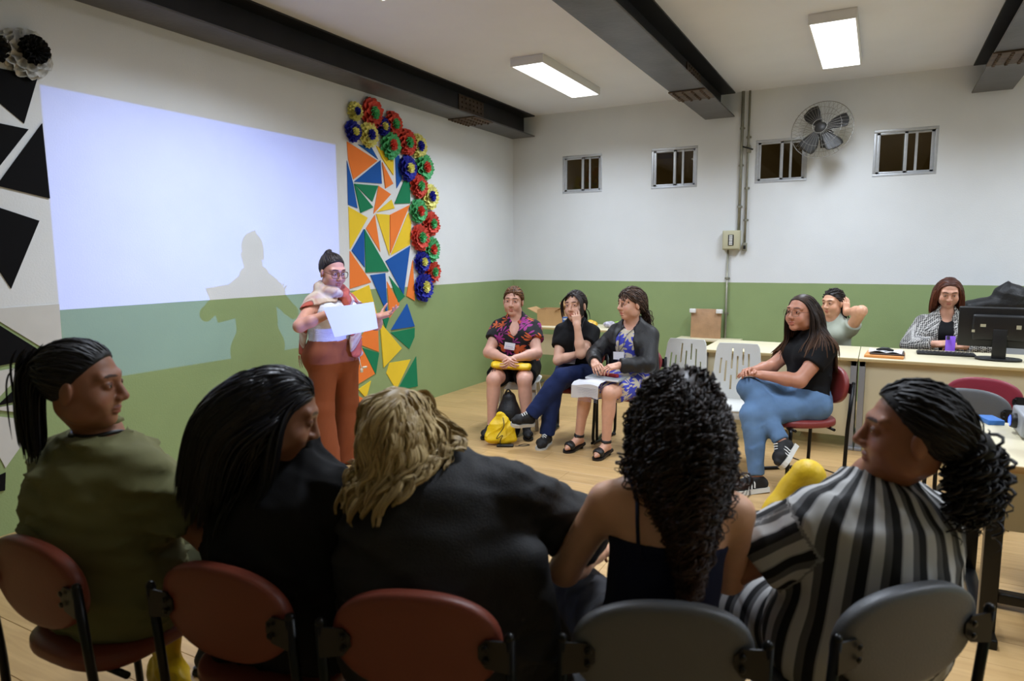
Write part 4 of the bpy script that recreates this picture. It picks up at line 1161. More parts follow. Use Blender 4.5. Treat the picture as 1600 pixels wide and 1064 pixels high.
# ---- three women seated along the back
def floral(name, base, c1, c2, sc=9.0, t1=.34, t2=.30):
    m = bpy.data.materials.new(name); m.use_nodes = True; N = m.node_tree.nodes; L = m.node_tree.links; p = N['Principled BSDF']; p.inputs['Roughness'].default_value = .85
    tc = N.new('ShaderNodeTexCoord'); prev = None
    def leaf(seed, c, thr, prevsock):
        mp = N.new('ShaderNodeMapping'); mp.inputs['Location'].default_value = (seed, seed*.7, seed*.3); mp.inputs['Rotation'].default_value = (.3*seed, .2, .5*seed); L.new(tc.outputs['Object'], mp.inputs[0])
        v = N.new('ShaderNodeTexVoronoi'); v.inputs['Scale'].default_value = sc; L.new(mp.outputs[0], v.inputs['Vector'])
        sub = N.new('ShaderNodeVectorMath'); sub.operation = 'SUBTRACT'; sc_ = N.new('ShaderNodeVectorMath'); sc_.operation = 'SCALE'; sc_.inputs['Scale'].default_value = 1.0
        L.new(mp.outputs[0], sc_.inputs[0]); L.new(sc_.outputs[0], sub.inputs[0]); L.new(v.outputs['Position'], sub.inputs[1])
        sp = N.new('ShaderNodeSeparateXYZ'); L.new(sub.outputs[0], sp.inputs[0])
        at = N.new('ShaderNodeMath'); at.operation = 'ARCTAN2'; L.new(sp.outputs['Z'], at.inputs[0]); L.new(sp.outputs['X'], at.inputs[1])
        ml = N.new('ShaderNodeMath'); ml.operation = 'MULTIPLY'; ml.inputs[1].default_value = 7.0; L.new(at.outputs[0], ml.inputs[0])
        si = N.new('ShaderNodeMath'); si.operation = 'SINE'; L.new(ml.outputs[0], si.inputs[0])
        ma = N.new('ShaderNodeMath'); ma.operation = 'MULTIPLY_ADD'; ma.inputs[1].default_value = thr*.45; ma.inputs[2].default_value = thr; L.new(si.outputs[0], ma.inputs[0])
        lt = N.new('ShaderNodeMath'); lt.operation = 'LESS_THAN'; L.new(v.outputs['Distance'], lt.inputs[0]); L.new(ma.outputs[0], lt.inputs[1])
        mx = N.new('ShaderNodeMix'); mx.data_type = 'RGBA'; L.new(lt.outputs[0], mx.inputs[0]); mx.inputs[7].default_value = lin(c)+(1,)
        if prevsock is None: mx.inputs[6].default_value = lin(base)+(1,)
        else: L.new(prevsock, mx.inputs[6])
        return mx.outputs[2]
    a = leaf(1.3, c1, t1, None); a = leaf(4.1, c2, t2, a); L.new(a, p.inputs['Base Color']); return m
def woman_floral():
    b = Body(pelvis=(.03, -.02, .55), lean=4, bulk=1.18, waist=1.16, arm=1.2, leg=1.2, head=(-2, -2, -4), headoff=(.02, -.01, -.02), trunk=.43, shw=.158, bust=1.2, hscale=1.1)
    b.setarm(1, (.085, .32, .665), (.65, -.02, .6)); b.setarm(-1, (.0, .32, .665), (-.55, .0, .6))
    b.setleg(1, (.17, .42, .49), (.19, .44, .085), (.23, .62, .035)); b.setleg(-1, (-.10, .42, .49), (-.12, .44, .085), (-.16, .61, .035))
    o = build_body(b, 'woman in a purple and orange floral top and black shorts, nearest the mural corner', (1.40, -2.5, 0), math.radians(200), SK('floral', (220, 168, 146)), hvox=.0032, gaze=(12, 8),
        hands=[dict(s=1, fdir=(-.55, .65, -.35), palm=(-.75, -.4, -.2), curl=30, thumb=30), dict(s=-1, fdir=(.45, .65, -.45), palm=(.7, -.4, -.1), curl=34, thumb=28)])
    S = SDF(); tee(b, S, .014, .5, .012, -.02, (.060, .08, .075), (0, .045, .02))
    S.el(b.N+b.Rt @ V3(0, .115, -.055), (.045, .06, .085), b.Rt, .004, None, 's')
    cloth(b, 'blouse', S, floral('floral_black', (22, 20, 26), (150, 44, 124), (206, 96, 48), 10.0, .38, .34), noise=folds(11, .006), label='black blouse with purple and orange leaves')
    S = SDF(); trousers(b, S, .014, .72, 0, .01, .06)
    cloth(b, 'shorts', S, M_black, noise=folds(12, .005))
    for s in (1, -1): shoe(b, s, M_shoeb, .005, mat('sole_black', (14, 14, 15), .6), th=.014)
    col = collider(b, .016, False); c = surf(col, b.CH+V3(.035, 0, -.10), b.fw); badge(b, c, b.fw+V3(0, 0, .2), (-.15, 0, 1), .095, .062)
    hm = hair_mat('hair_floral', (58, 36, 24), (128, 84, 46)); R = scalp(b, 800, 7, -.002); P = scalp_lines(b, R, (0, -.105, -.02), 10, .007, 5)
    T = tail(b, collider(b), (0, -.11, -.02), 60, .2, 4)
    wis = np.stack([[b.headpt(s*(.068+.004*j), .03-.004*t, .045-.014*t) for t in range(9)] for s in (1, -1) for j in range(2)])
    hair_object(b, o, [cap_piece(hair_cap(b, .008, -.004)), piece(P, .0026, 4, 7, flat=2.4, center=b.H), piece(T, .004, 4, 3), piece(wis, .0016, 4, 1)], hm)
def woman_polo():
    b = Body(pelvis=(-.0, -.02, .55), lean=6, side=0, bulk=1.0, arm=1.0, leg=1.06, head=(0, 4, -12), headoff=(.0, .02, -.03), trunk=.43, shw=.138, hscale=1.08)
    # right arm folded across, left forearm up with the fist at the mouth
    b.setarm(-1, (-.055, .245, .985), (-.12, .25, .45)); b.setarm(1, (-.09, .20, .755), (.42, .10, .60))
    b.setleg(1, (.09, .42, .50), (.15, .44, .085), (.17, .60, .035)); b.setleg(-1, (.03, .43, .585), (.27, .52, .26), (.39, .62, .235))
    o = build_body(b, 'young woman in a black polo and dark jeans, legs crossed, fist at her mouth', (2.02, -2.6, 0), math.radians(190), SK('polo', (224, 176, 150)), hvox=.0032, gaze=(14, 14),
        hands=[dict(s=-1, fdir=(.18, -.12, 1), palm=(.3, -.9, .0), curl=(62, 66, 68, 68), thumb=20, index=38), dict(s=1, fdir=(-1, .05, -.05), palm=(0, -1, 0), curl=30)])
    S = SDF(); tee(b, S, .012, .52, .012, -.02, (.052, .07, .06), (0, .04, .03))
    for s in (1, -1): S.rc(b.NT+b.Rt @ V3(s*.05, -.02, -.02), b.N+b.Rt @ V3(s*.03, .085, -.03), .018, .016, .01)
    cloth(b, 'polo_shirt', S, M_black, noise=folds(21, .005), label='black polo shirt')
    S = SDF(); trousers(b, S, .012, 1, .97, .014, .09)
    cloth(b, 'jeans', S, fab('dark_denim', (28, 42, 84), .15, .3, 300), noise=folds(22, .006), label='dark blue jeans')
    for s in (1, -1):
        h = shoe(b, s, M_shoeb, .010, M_sole, 'sneaker', .026); laces(b, s, h)
    col = collider(b, .016, False); cordline(b, [b.NT+V3(-.05, .0, -.01), b.N+V3(-.06, .07, -.03), b.CH+V3(-.02, .12, -.02), b.M+V3(.0, .13, .0)], .003, M_lany, 'lanyard', col)
    badge(b, b.P+V3(.03, .165, .125), (0, .75, .65), (0, -.6, .7), .10, .07, False)
    hm = hair_mat('hair_polo', (22, 16, 15), (50, 38, 34), .55); R = scalp(b, 700, 9, -.008); P = scalp_lines(b, R, (0, -.10, -.03), 10, .006, 5)
    T = tail(b, collider(b), (.0, -.105, -.035), 70, .16, 5, spread=.03)
    rr = np.random.RandomState(4); lock = []
    for s in (1, -1):
        for j in range(34):
            y = .02+.05*rr.rand(); z0 = .108-.3*(y-.02)
            lock.append([b.headpt(s*(.006+.078*math.sin(min(1, t/6)*1.45)+.002*rr.rand()), y+.034*math.sin(t/11*2.2)-.0014*t, z0+.012-.0005*t*t-.0115*t) for t in range(12)])
    hair_object(b, o, [cap_piece(hair_cap(b, .006, -.011)), piece(P, .0026, 4, 9, flat=2.4, center=b.H), piece(T, .004, 4, 3), piece(np.array(lock), .0026, 4, 2, flat=2, center=b.H)], hm)
M_lany = mat('lanyard_grey', (60, 62, 70), .6); M_lace = mat('laces_white', (222, 222, 218), .7)
def laces(b, s, parent):
    a, t = b.A[s], b.T[s]; f = nrm(t-a); up = nrm(b.K[s]-a); sd = nrm(np.cross(f, up)); up = np.cross(sd, f); m = MB()
    for k in range(4):
        c = a+f*(.035+.018*k)+up*(.047-.005*k); m.tube([Vector(c+sd*.019-up*.008), Vector(c+up*.004), Vector(c-sd*.019-up*.008)], .0045, 5)
    return m.build('laces', M_lace, parent, False)
def woman_jacket():
    b = Body(pelvis=(-.03, -.02, .56), lean=3, bulk=1.06, waist=1.08, arm=1.0, leg=1.0, head=(-2, 3, -30), headoff=(.0, .02, -.02), trunk=.44, shw=.148, bust=1.15, hscale=1.1)
    b.setarm(1, (.14, .33, .715), (.6, .0, .55)); b.setarm(-1, (-.06, .31, .705), (-.6, .0, .55))
    b.setleg(1, (.17, .42, .50), (.24, .40, .10), (.27, .56, .03)); b.setleg(-1, (-.05, .44, .505), (-.03, .44, .10), (-.02, .60, .03))
    o = build_body(b, 'smiling woman in a black jacket over a blue patterned dress, notebook on her lap', (2.52, -2.68, 0), math.radians(172), SK('jacket', (216, 164, 138)), mouth=.8, hvox=.0032, gaze=(0, 0),
        hands=[dict(s=1, fdir=(-.5, .7, -.2), palm=(-.5, .2, -.8), curl=38, thumb=35), dict(s=-1, fdir=(.45, .75, -.1), palm=(.4, 0, -.85), curl=36, thumb=35)])
    MB().grid(lambda u, v: Vector(b.headpt((u-.5)*.03, .0885-.03*abs(u-.5)**1.5, -.0575-.006*v+.004*(u-.5)**2*40)), 8, 2).build('teeth', mat('teeth', (225, 220, 210), .3), o, False)
    S = SDF(); b.torso(S, .010); S.rc(b.N-b.up*.02, b.NT-b.up*.02, .064, .058, .03)
    for s in (1, -1): b.legp(S, s, .016, .80, 0, .05, .018)
    S.rc(b.P+V3(0, .15, -.0), b.P+V3(.02, .34, -.045), .10, .085, .05)
    S.el(b.NT+b.Rt @ V3(0, .06, .0), (.062, .075, .085), b.Rt, .004, None, 's')
    cloth(b, 'dress', S, floral('floral_blue', (66, 74, 190), (206, 196, 172), (206, 196, 172), 9.0, .42, .30), noise=folds(31, .005), label='blue dress with cream leaf pattern')
    S = SDF(); b.torso(S, .018, lower=False); b.trap(S, .014)
    for s in (1, -1): b.armp(S, s, .020, 1, .93, .035, .006); S.rc(b.S[s]-b.up*.02, b.P+b.lat*s*.15+b.up*.0, .06, .075, .04)
    S.rc(b.N-b.up*.02, b.NT-b.up*.03, .07, .062, .03)
    S.el(b.NT+b.Rt @ V3(0, .045, .01), (.072, .085, .085), b.Rt, .004, None, 's')
    wedge = b.CH+b.Rt @ V3(0, .15, -.12); S.el(wedge, (.088, .13, .30), b.Rt, .008, None, 's')
    S.cut(b.P+b.up*-.04, -b.up)
    cloth(b, 'jacket', S, mat('cloth_black_jacket', (24, 24, 25), .55, var=.1, bump=.2, bscale=120), noise=folds(33, .009), label='black open jacket')
    sand = mat('sandal_black', (22, 19, 18), .5)
    for s in (1, -1):
        sh = sole_shape(b, s, sand, .004, .016, 'sandal'); a, t = b.A[s], b.T[s]; f = nrm(t-a); up = nrm(b.K[s]-a); sd = nrm(np.cross(f, up)); u2 = np.cross(sd, f)
        S = SDF(); b.footp(S, s, .006, .012); ball = t-f*.055; S.cut(ball-f*.035, -f); S.cut(ball+f*.022, f); V, F = S.mesh(.005); np_object('toe_strap', V, F, sand, sh)
        S = SDF(); b.legp(S, s, .005, 1, 1); b.footp(S, s, .005); S.cut(a+up*.035, up); S.cut(a+up*.012, -up); V, F = S.mesh(.006); np_object('ankle_strap', V, F, sand, sh)
        hl = a-f*.04-up*.05; MB().tube([Vector(hl), Vector(V3(hl[0], hl[1], .003))], [.022, .018], 10).build('heel', sand, sh)
    col = collider(b, .016, False); c = surf(col, b.CH+V3(.05, 0, -.12), b.fw); badge(b, c+V3(0, .01, 0), b.fw+V3(0, 0, .1), (.05, 0, 1), .095, .062, False)
    cordline(b, [b.NT+V3(.05, .0, -.01), b.N+V3(.06, .07, -.04), c+V3(0, .004, .03)], .0025, M_lany, 'lanyard', col); cordline(b, [b.NT+V3(-.05, .0, -.01), b.N+V3(-.05, .07, -.04), c+V3(0, .004, .03)], .0025, M_lany, 'lanyard', col)
    hm = hair_mat('hair_jacket', (40, 28, 22), (84, 62, 48)); R = scalp(b, 800, 10, -.003); P = scalp_lines(b, R, (0, -.105, -.045), 10, .010, 5)
    T = tail(b, collider(b), (0, -.10, -.05), 80, .2, 5, spread=.035, wave=.006)
    hair_object(b, o, [cap_piece(hair_cap(b, .009, -.005)), piece(P, .0028, 4, 10, flat=2.4, center=b.H), piece(T, .0035, 4, 3)], hm)
def woman_jeans():
    b = Body(pelvis=(.0, -.03, .56), lean=-4, bulk=1.08, waist=.98, arm=1.14, leg=1.2, head=(2, 0, 24), headoff=(.0, .085, -.035), trunk=.45, shw=.165, bust=1.15)
    b.setarm(-1, (-.07, .33, .755), (-.45, -.15, .45)); b.setarm(1, (.02, .36, .765), (.5, -.1, .5))
    b.setleg(-1, (-.13, .42, .50), (-.22, .41, .09), (-.24, .58, .035)); b.setleg(1, (-.03, .40, .66), (-.27, .27, .335), (-.37, .35, .235))
    o = build_body(b, 'woman in a black tee and light blue jeans sitting cross-legged in profile', (3.87, -3.0, 0), math.radians(124), SK('jeans', (192, 134, 108)), hvox=.0032, gaze=(0, 0),
        hands=[dict(s=-1, fdir=(.35, .75, .12), palm=(.2, -.1, -.9), curl=26, thumb=30), dict(s=1, fdir=(-.5, .6, .2), palm=(-.3, -.2, -.8), curl=30, thumb=40)])
    S = SDF(); tee(b, S, .012, .5, .008, .055, None); S.cut(b.NT+b.up*.01, b.up)
    cloth(b, 'tee_shirt', S, M_black, noise=folds(41, .005), label='black fitted tee shirt')
    S = SDF(); trousers(b, S, .010, 1, .95, .002, .09)
    cloth(b, 'jeans', S, mat('cloth_light_denim', (98, 128, 164), .8, var=.22, vscale=5, bump=.3, bscale=300, spec=.2), noise=folds(42, .007), label='light blue jeans')
    for s in (1, -1):
        h = shoe(b, s, M_shoeb, .011, M_sole, 'sneaker', .03); laces(b, s, h)
        a, t = b.A[s], b.T[s]; f = nrm(t-a); up = nrm(b.K[s]-a); sd = nrm(np.cross(f, up)); u2 = np.cross(sd, f)
        for e in (1, -1):
            for k in range(3):
                q = a+f*(.045+.022*k)-u2*.012; MB().tube([Vector(q+sd*e*.030+u2*.026-f*.006), Vector(q+sd*e*.041-u2*.004), Vector(q+sd*e*.042-u2*.03+f*.012)], .0045, 5).build('side_stripe', M_lace, h, False)
    glasses(b, o, mat('glasses_wire', (120, 100, 84), .3, .8), .024, .021, .0014)
    hm = hair_mat('hair_jeans', (28, 20, 17), (118, 82, 56)); col = collider(b)
    P = long_hair(b, col, 1000, .47, 12, part=.0, T=18, grav=.3, back=-.6, line=-.010, away=(0, -.45, 0))
    hair_object(b, o, [cap_piece(hair_cap(b, .006, -.011)), piece(P, .0026, 4, 3, flat=2.6, center=b.H, hi=.25, fn=lambda s: np.clip((s-.62)*1.6, 0, .75))], hm)
def woman_behind():
    b = Body(pelvis=(0, -.05, .52), lean=4, bulk=1.05, arm=1.15, leg=1.0, head=(-6, 0, -2), headoff=(0, .0, -.03), trunk=.43, shw=.17)
    b.setarm(-1, (-.13, -.01, 1.03), (-.55, .1, .62)); b.setarm(1, (.2, .26, .78), (.6, 0, .5))
    b.setleg(1, (.12, .40, .48), (.12, .40, .085), (.13, .56, .035)); b.setleg(-1, (-.12, .40, .48), (-.12, .40, .085), (-.13, .56, .035))
    o = build_body(b, 'woman behind the desk half hidden, one hand raised to her braided hair', (3.93, -.95, 0), math.radians(150), SK('behind', (212, 160, 130)),
        hands=[dict(s=-1, fdir=(.2, -.25, .9), palm=(.8, -.3, .0), curl=18, thumb=40), dict(s=1, fdir=(-.3, .8, -.1), palm=(0, 0, -1), curl=20)])
    S = SDF(); tee(b, S, .012, .3, .004, -.02, (.07, .085, .085)); cloth(b, 'vest', S, fab('pale_grey', (160, 166, 152)), label='pale grey sleeveless top')
    S = SDF(); trousers(b, S); cloth(b, 'trousers', S, M_black)
    for s in (1, -1): shoe(b, s, M_shoeb, .008, M_soleg)
    R = scalp(b, 46, 13, -.004); P = scalp_lines(b, R, (0, -.10, .0), 14, .010, 5, .001); P = curlify(P, .004, 7, 3)
    T = tail(b, collider(b), (0, -.11, -.0), 34, .26, 6, spread=.04)
    hair_object(b, o, [cap_piece(hair_cap(b, .005, -.006)), piece(P, .0075, 6, 3), piece(curlify(T, .004, 8, 2), .007, 5, 3)], hair_mat('hair_behind', (20, 16, 15), (50, 40, 36)), label='dark braided hair')
def woman_desk():
    b = Body(pelvis=(0, -.05, .55), lean=8, bulk=1.1, arm=1.1, leg=1.0, head=(-22, 0, 6), headoff=(.0, .03, .03), trunk=.46, shw=.175)
    b.setarm(1, (.06, .30, .785), (.6, .0, .7)); b.setarm(-1, (-.12, .30, .78), (-.6, 0, .7))
    b.setleg(1, (.12, .40, .48), (.12, .40, .085), (.13, .56, .035)); b.setleg(-1, (-.12, .40, .48), (-.12, .40, .085), (-.13, .56, .035))
    o = build_body(b, 'woman in a grey checked jacket at the desk looking down at a phone', (4.85, -.84, 0), math.radians(176), SK('desk', (206, 154, 130)), hvox=.0034, gaze=(0, -25),
        hands=[dict(s=1, fdir=(-.8, .45, .15), palm=(-.1, -.5, -.5), curl=42, thumb=25), dict(s=-1, fdir=(.8, .4, .0), palm=(.1, -.4, -.8), curl=36, thumb=25)])
    S = SDF(); tee(b, S, .010, .3, 0, -.02, (.06, .08, .085), (0, .05, .0)); cloth(b, 'blouse', S, M_black)
    S = SDF(); b.torso(S, .020, lower=False); b.trap(S, .016)
    for s in (1, -1): b.armp(S, s, .026, 1, .82, .035, .01)
    S.rc(b.N-b.up*.02, b.NT-b.up*.01, .075, .068, .03)
    for s in (1, -1): S.rc(b.NT+b.Rt @ V3(s*.06, -.01, -.01), b.N+b.Rt @ V3(s*.085, .10, -.08), .022, .02, .01)
    S.el(b.NT+b.Rt @ V3(0, .06, .02), (.062, .085, .085), b.Rt, .004, None, 's'); S.el(b.CH+b.Rt @ V3(0, .15, -.0), (.062, .12, .26), b.Rt, .008, None, 's'); S.cut(b.P+b.up*-.02, -b.up)
    m = bpy.data.materials.new('cloth_houndstooth'); m.use_nodes = True; N = m.node_tree.nodes; L = m.node_tree.links; p = N['Principled BSDF']; p.inputs['Roughness'].default_value = .9
    tc = N.new('ShaderNodeTexCoord'); mp = N.new('ShaderNodeMapping'); mp.inputs['Rotation'].default_value = (.6, .5, .7); L.new(tc.outputs['Object'], mp.inputs[0])
    ck = N.new('ShaderNodeTexChecker'); ck.inputs['Scale'].default_value = 75; ck.inputs[1].default_value = lin((190, 188, 184))+(1,); ck.inputs[2].default_value = lin((62, 60, 60))+(1,); L.new(mp.outputs[0], ck.inputs[0]); L.new(ck.outputs[0], p.inputs['Base Color'])
    cloth(b, 'jacket', S, m, noise=folds(61, .009), label='grey and black checked jacket')
    S = SDF(); trousers(b, S); cloth(b, 'trousers', S, M_black)
    for s in (1, -1): shoe(b, s, M_shoeb, .008, M_soleg)
    P = long_hair(b, collider(b, wide=.066), 700, .27, 15, part=.0, T=14, grav=.3, line=-.010, back=-.5, away=(0, -.6, 0))
    hair_object(b, o, [cap_piece(hair_cap(b, .006, -.011)), piece(P, .003, 4, 3, flat=2.6, center=b.H, hi=.5, fn=lambda s: np.clip(s*.55, 0, .5))], hair_mat('hair_desk', (40, 24, 19), (134, 70, 44)))
    ph = thing('mobile_phone', 'purple mobile phone held by the woman at the desk', 'phone', tuple(L_world(b, (-.035, .375, .80))), math.radians(176))
    MB().box((0, 0, .0), (.072, .009, .145), (math.radians(28), 0, 0), .004).build('phone_case', mat('phone_purple', (120, 70, 190), .4), ph)
    MB().box((.018, .006, .052), (.026, .006, .034), (math.radians(28), 0, 0), .003).build('camera_bump', mat('phone_dark', (30, 24, 44), .3), ph)
for fn in (presenter, woman_floral, woman_polo, woman_jacket, woman_jeans, woman_behind, woman_desk): fn()
# ================================================================ CHAIRS AND DESKS
def sell(a, n=2.4): 
    c, s = math.cos(a), math.sin(a); return (abs(c)**(2/n)*(1 if c > 0 else -1), abs(s)**(2/n)*(1 if s > 0 else -1))
def pad(mb, W, H, T, n, fn, seg=40, taper=0.0):
    # a padded cushion: superellipse outline W x H, thickness T; fn(x, y, t) -> point
    rings = [(.0, 1.0), (.55, 1.0), (.86, .96), (.95, .84), (.99, .6), (1.0, .25), (1.0, -.25), (.99, -.6), (.95, -.84), (.86, -.96), (.55, -1.0), (.0, -1.0)]
    vs = []; fs = []
    for r, t in rings:
        for k in range(seg):
            x, y = sell(2*math.pi*k/seg, n); wx = W/2*(1-taper*max(0, -y)**1.5); vs.append(fn(x*wx*r, y*H/2*r, t*T/2))
    for i in range(len(rings)-1):
        for k in range(seg): fs.append((i*seg+k, i*seg+(k+1) % seg, (i+1)*seg+(k+1) % seg, (i+1)*seg+k))
    mb._add(vs, fs, True); return mb
M_tube = mat('chair_black_tube', (16, 16, 17), .32, .4)
VINYL = {'brown': mat('vinyl_brown', (122, 58, 42), .42, var=.06, vscale=3, bump=.12, bscale=220), 'grey': mat('vinyl_grey', (92, 94, 97), .45, var=.05, vscale=3, bump=.12, bscale=220),
         'red': mat('vinyl_red', (132, 52, 50), .42, var=.06, vscale=3, bump=.12, bscale=220), 'maroon': mat('vinyl_maroon', (142, 44, 62), .42, bump=.12, bscale=220)}
def pad_chair(colour):
    t = thing('padded_chair', 'x', 'chair', (0, 0, 0), 0, 'padded tube-frame chairs'); m = VINYL[colour]
    pad(MB(), .425, .42, .055, 3.0, lambda x, y, z: (x, y+.01, .44+z-.02*(x/.22)**2*.3-.012*max(0, (y-.1)/.1)**2)).build('seat', m, t)
    def bk(x, y, z): return (x, -.215+z*1.0+.22*x*x*1.2-.10*(y-.0)*.9, .672+y)
    pad(MB(), .405, .258, .046, 2.35, bk, 48, .10).build('backrest', m, t)
    for s in (1, -1):
        x = s*.222
        MB().tube(round_path([(x, -.236, .712), (x, -.21, .40), (x, -.20, .012), (x*.98, .20, .012), (x*.95, .175, .40), (s*.15, .165, .405)], .06), .0125, 10).build('side_frame', M_tube, t)
        MB().sphere((x, -.236, .713), .0125, 10, 6).build('end_cap', M_tube, t)
        p = MB(); p.prism([(-.001, -.04), (.055, -.034), (.072, -.012), (.072, .014), (.055, .032), (-.001, .036)], (x, -.246, .672), (-s, .12, 0), (0, 0, 1), .006*s)
        br = p.build('bracket', M_blackp, t)
        for dz in (-.014, .016): MB().sphere((x-s*.056, -.246, .672+dz), (.008, .004, .008), 10, 6).build('bolt', M_tube, br)
        for yy in (-.17, .18): MB().lathe([(.0155, -.02), (.0165, 0), (.0155, .02)], 10, (x*.99, yy, .013), Matrix.Rotation(math.pi/2, 3, 'X')).build('foot_sleeve', M_blackp, t)
    for yy in (-.12, .15): MB().tube([(-.22, yy, .402), (.22, yy, .402)], .010, 8).build('cross_bar', M_tube, t)
    return t
CH = {}
def chair(colour, x, y, rz, label):
    if colour not in CH: CH[colour] = o = pad_chair(colour)
    else: o = copy_tree(CH[colour])
    o.location = (x, y, 0); o.rotation_euler = (0, 0, math.radians(rz)); o['label'] = label; return o
chair('brown', 2.287, -6.842, 2, 'brown padded chair under the woman in olive')
chair('brown', 2.865, -6.71, 7, 'brown padded chair under the woman with straight black hair')
chair('brown', 3.325, -6.605, 19.5, 'brown padded chair under the blonde woman')
chair('grey', 3.823, -6.392, 24, 'grey padded chair under the woman with long curls')
chair('grey', 4.241, -6.095, 45, 'grey padded chair under the woman in the striped shirt')
chair('red', 2.03, -2.62, 190, 'dark red padded chair under the woman in the black polo')
chair('red', 2.52, -2.70, 172, 'dark red padded chair under the woman in the blue dress')
chair('red', 3.865, -3.01, 124, 'dark red padded chair under the woman in light jeans')
chair('grey', 4.808, -3.238, -8, 'empty grey padded chair between the desk and the projector table')
chair('maroon', 4.949, -2.793, -14, 'empty maroon padded chair standing against the front of the desk')

# white plastic chairs with slotted backs
M_pla = mat('white_polypropylene', (214, 214, 208), .4)
def plastic_chair():
    t = thing('plastic_chair', 'x', 'chair', (0, 0, 0), 0, 'white plastic chairs')
    slots = [(-.155, .14, .26), (-.105, .18, .36), (-.052, .10, .22), (-.052, .27, .40), (.0, .16, .34), (.052, .24, .40), (.052, .08, .19), (.105, .14, .30), (.155, .20, .32)]
    xs = sorted({-.215, .215}|{round(s[0]+d, 4) for s in slots for d in (-.008, .008)}); zs = sorted({0, .44, .425, .40}|{round(v, 3) for s in slots for v in s[1:]}|{.04, .06, .12, .3})
    def P(x, z):
        k = .86*(1-.14*(z/.44)**2); rr = 1-.10*max(0, (z-.39)/.05)**2; return (x*k*rr, -.20-.20*z+.5*x*x*(.6), .43+z)
    idx = {}; vs = []; fs = []
    for i, x in enumerate(xs):
        for j, z in enumerate(zs): idx[i, j] = len(vs); vs.append(P(x, z))
    for i in range(len(xs)-1):
        for j in range(len(zs)-1):
            cx, cz = (xs[i]+xs[i+1])/2, (zs[j]+zs[j+1])/2
            if any(abs(cx-s[0]) < .008 and s[1] < cz < s[2] for s in slots): continue
            fs.append((idx[i, j], idx[i+1, j], idx[i+1, j+1], idx[i, j+1]))
    mb = MB(); mb._add(vs, fs, False); solid(mb.build('backrest', M_pla, t), .016, 0, .003)
    pad(MB(), .44, .44, .022, 4.5, lambda x, y, z: (x, y+.01, .435+z-.012*math.cos(x*7)*math.cos(y*6))).build('seat', M_pla, t)
    MB().bar(-.2, .2, .205, .225, .37, .43, .006).build('seat_apron', M_pla, t)
    for sx in (1, -1):
        for sy in (1, -1):
            mb = MB(); a = Vector((sx*.185, sy*.185, .425)); b = Vector((sx*.225, sy*.245, .0))
            for p, q in (((.0, 0), (sx*-.045, 0)), ((0, 0), (0, sy*-.045))):
                d1 = Vector((p[0], p[1], 0)); d2 = Vector((q[0], q[1], 0)); n = Vector((0, sy*-.012, 0)) if q[0] else Vector((sx*-.012, 0, 0))
                v = [a+d1, a+d2, b+d2*.75, b+d1]; v2 = [w_+n for w_ in v]
                mb._add(v+v2, [(0, 1, 2, 3), (7, 6, 5, 4), (0, 4, 5, 1), (1, 5, 6, 2), (2, 6, 7, 3), (3, 7, 4, 0)], False)
            mb.build('leg', M_pla, t)
    return t
pc = plastic_chair(); pc.location = (1.39, -2.52, 0); pc.rotation_euler = (0, 0, math.radians(200)); pc['label'] = 'white plastic chair under the woman in the floral top'
for (x, y, rz, lb) in ((2.90, -2.66, 176, 'empty white slotted plastic chair beside the woman in the blue dress'), (3.37, -2.78, 184, 'empty white slotted plastic chair beside the woman in light jeans')):
    c = copy_tree(pc); c.location = (x, y, 0); c.rotation_euler = (0, 0, math.radians(rz)); c['label'] = lb

# desks
M_desk = mat('cream_laminate', (214, 204, 172), .4, var=.03, vscale=3); M_edge = mat('desk_edge_tan', (196, 176, 128), .5); M_greym = mat('grey_metal_leg', (150, 152, 156), .45, .4)
M_panel = mat('cream_panel', (206, 196, 164), .5, var=.03, vscale=3)
def desk(x0, x1, y0, y1, label, legs=True, panel_y=None, pz=(.28, .724), z=.75, drop=0):
    cx, cy = (x0+x1)/2, (y0+y1)/2; w, d = (x1-x0)/2, (y1-y0)/2
    t = thing('desk', label, 'desk', (cx, cy, 0))
    MB().bar(-w, w, -d, d, z-.025, z, .003).build('desktop', M_desk, t)
    MB().bar(-w, w, -d-.002, -d+.012, z-.026, z-.002, .003).build('edge_band', M_edge, t)
    yy = -d+.06 if panel_y is None else panel_y
    MB().bar(-w+.05, w-.05, yy, yy+.018, pz[0], pz[1], .002).build('modesty_panel', M_panel, t)
    for s in (-1, 1):
        m = MB(); m.bar(s*(w-.05), s*(w-.005), -d+.03, -d+.08, .025, z-.026, .004); m.bar(s*(w-.05), s*(w-.005), d-.2, d-.15, .025, z-.026, .004); m.bar(s*(w-.055), s*(w-.0), -d+.01, d-.05, 0, .028, .006)
        m.bar(s*(w-.05), s*(w-.005), -d+.03, d-.15, z-.07, z-.026, .003); m.build('leg_frame', M_greym, t)
    return t
desk(.62, 1.80, -.98, -.40, 'cream desk in the back corner holding the cardboard box', pz=(.42, .66))
desk(2.965, 4.185, -2.08, -1.30, 'cream desk behind the white plastic chairs', pz=(.10, .724))
desk(4.19, 5.42, -2.08, -1.30, 'cream desk carrying the monitor and the folder', pz=(.10, .724))
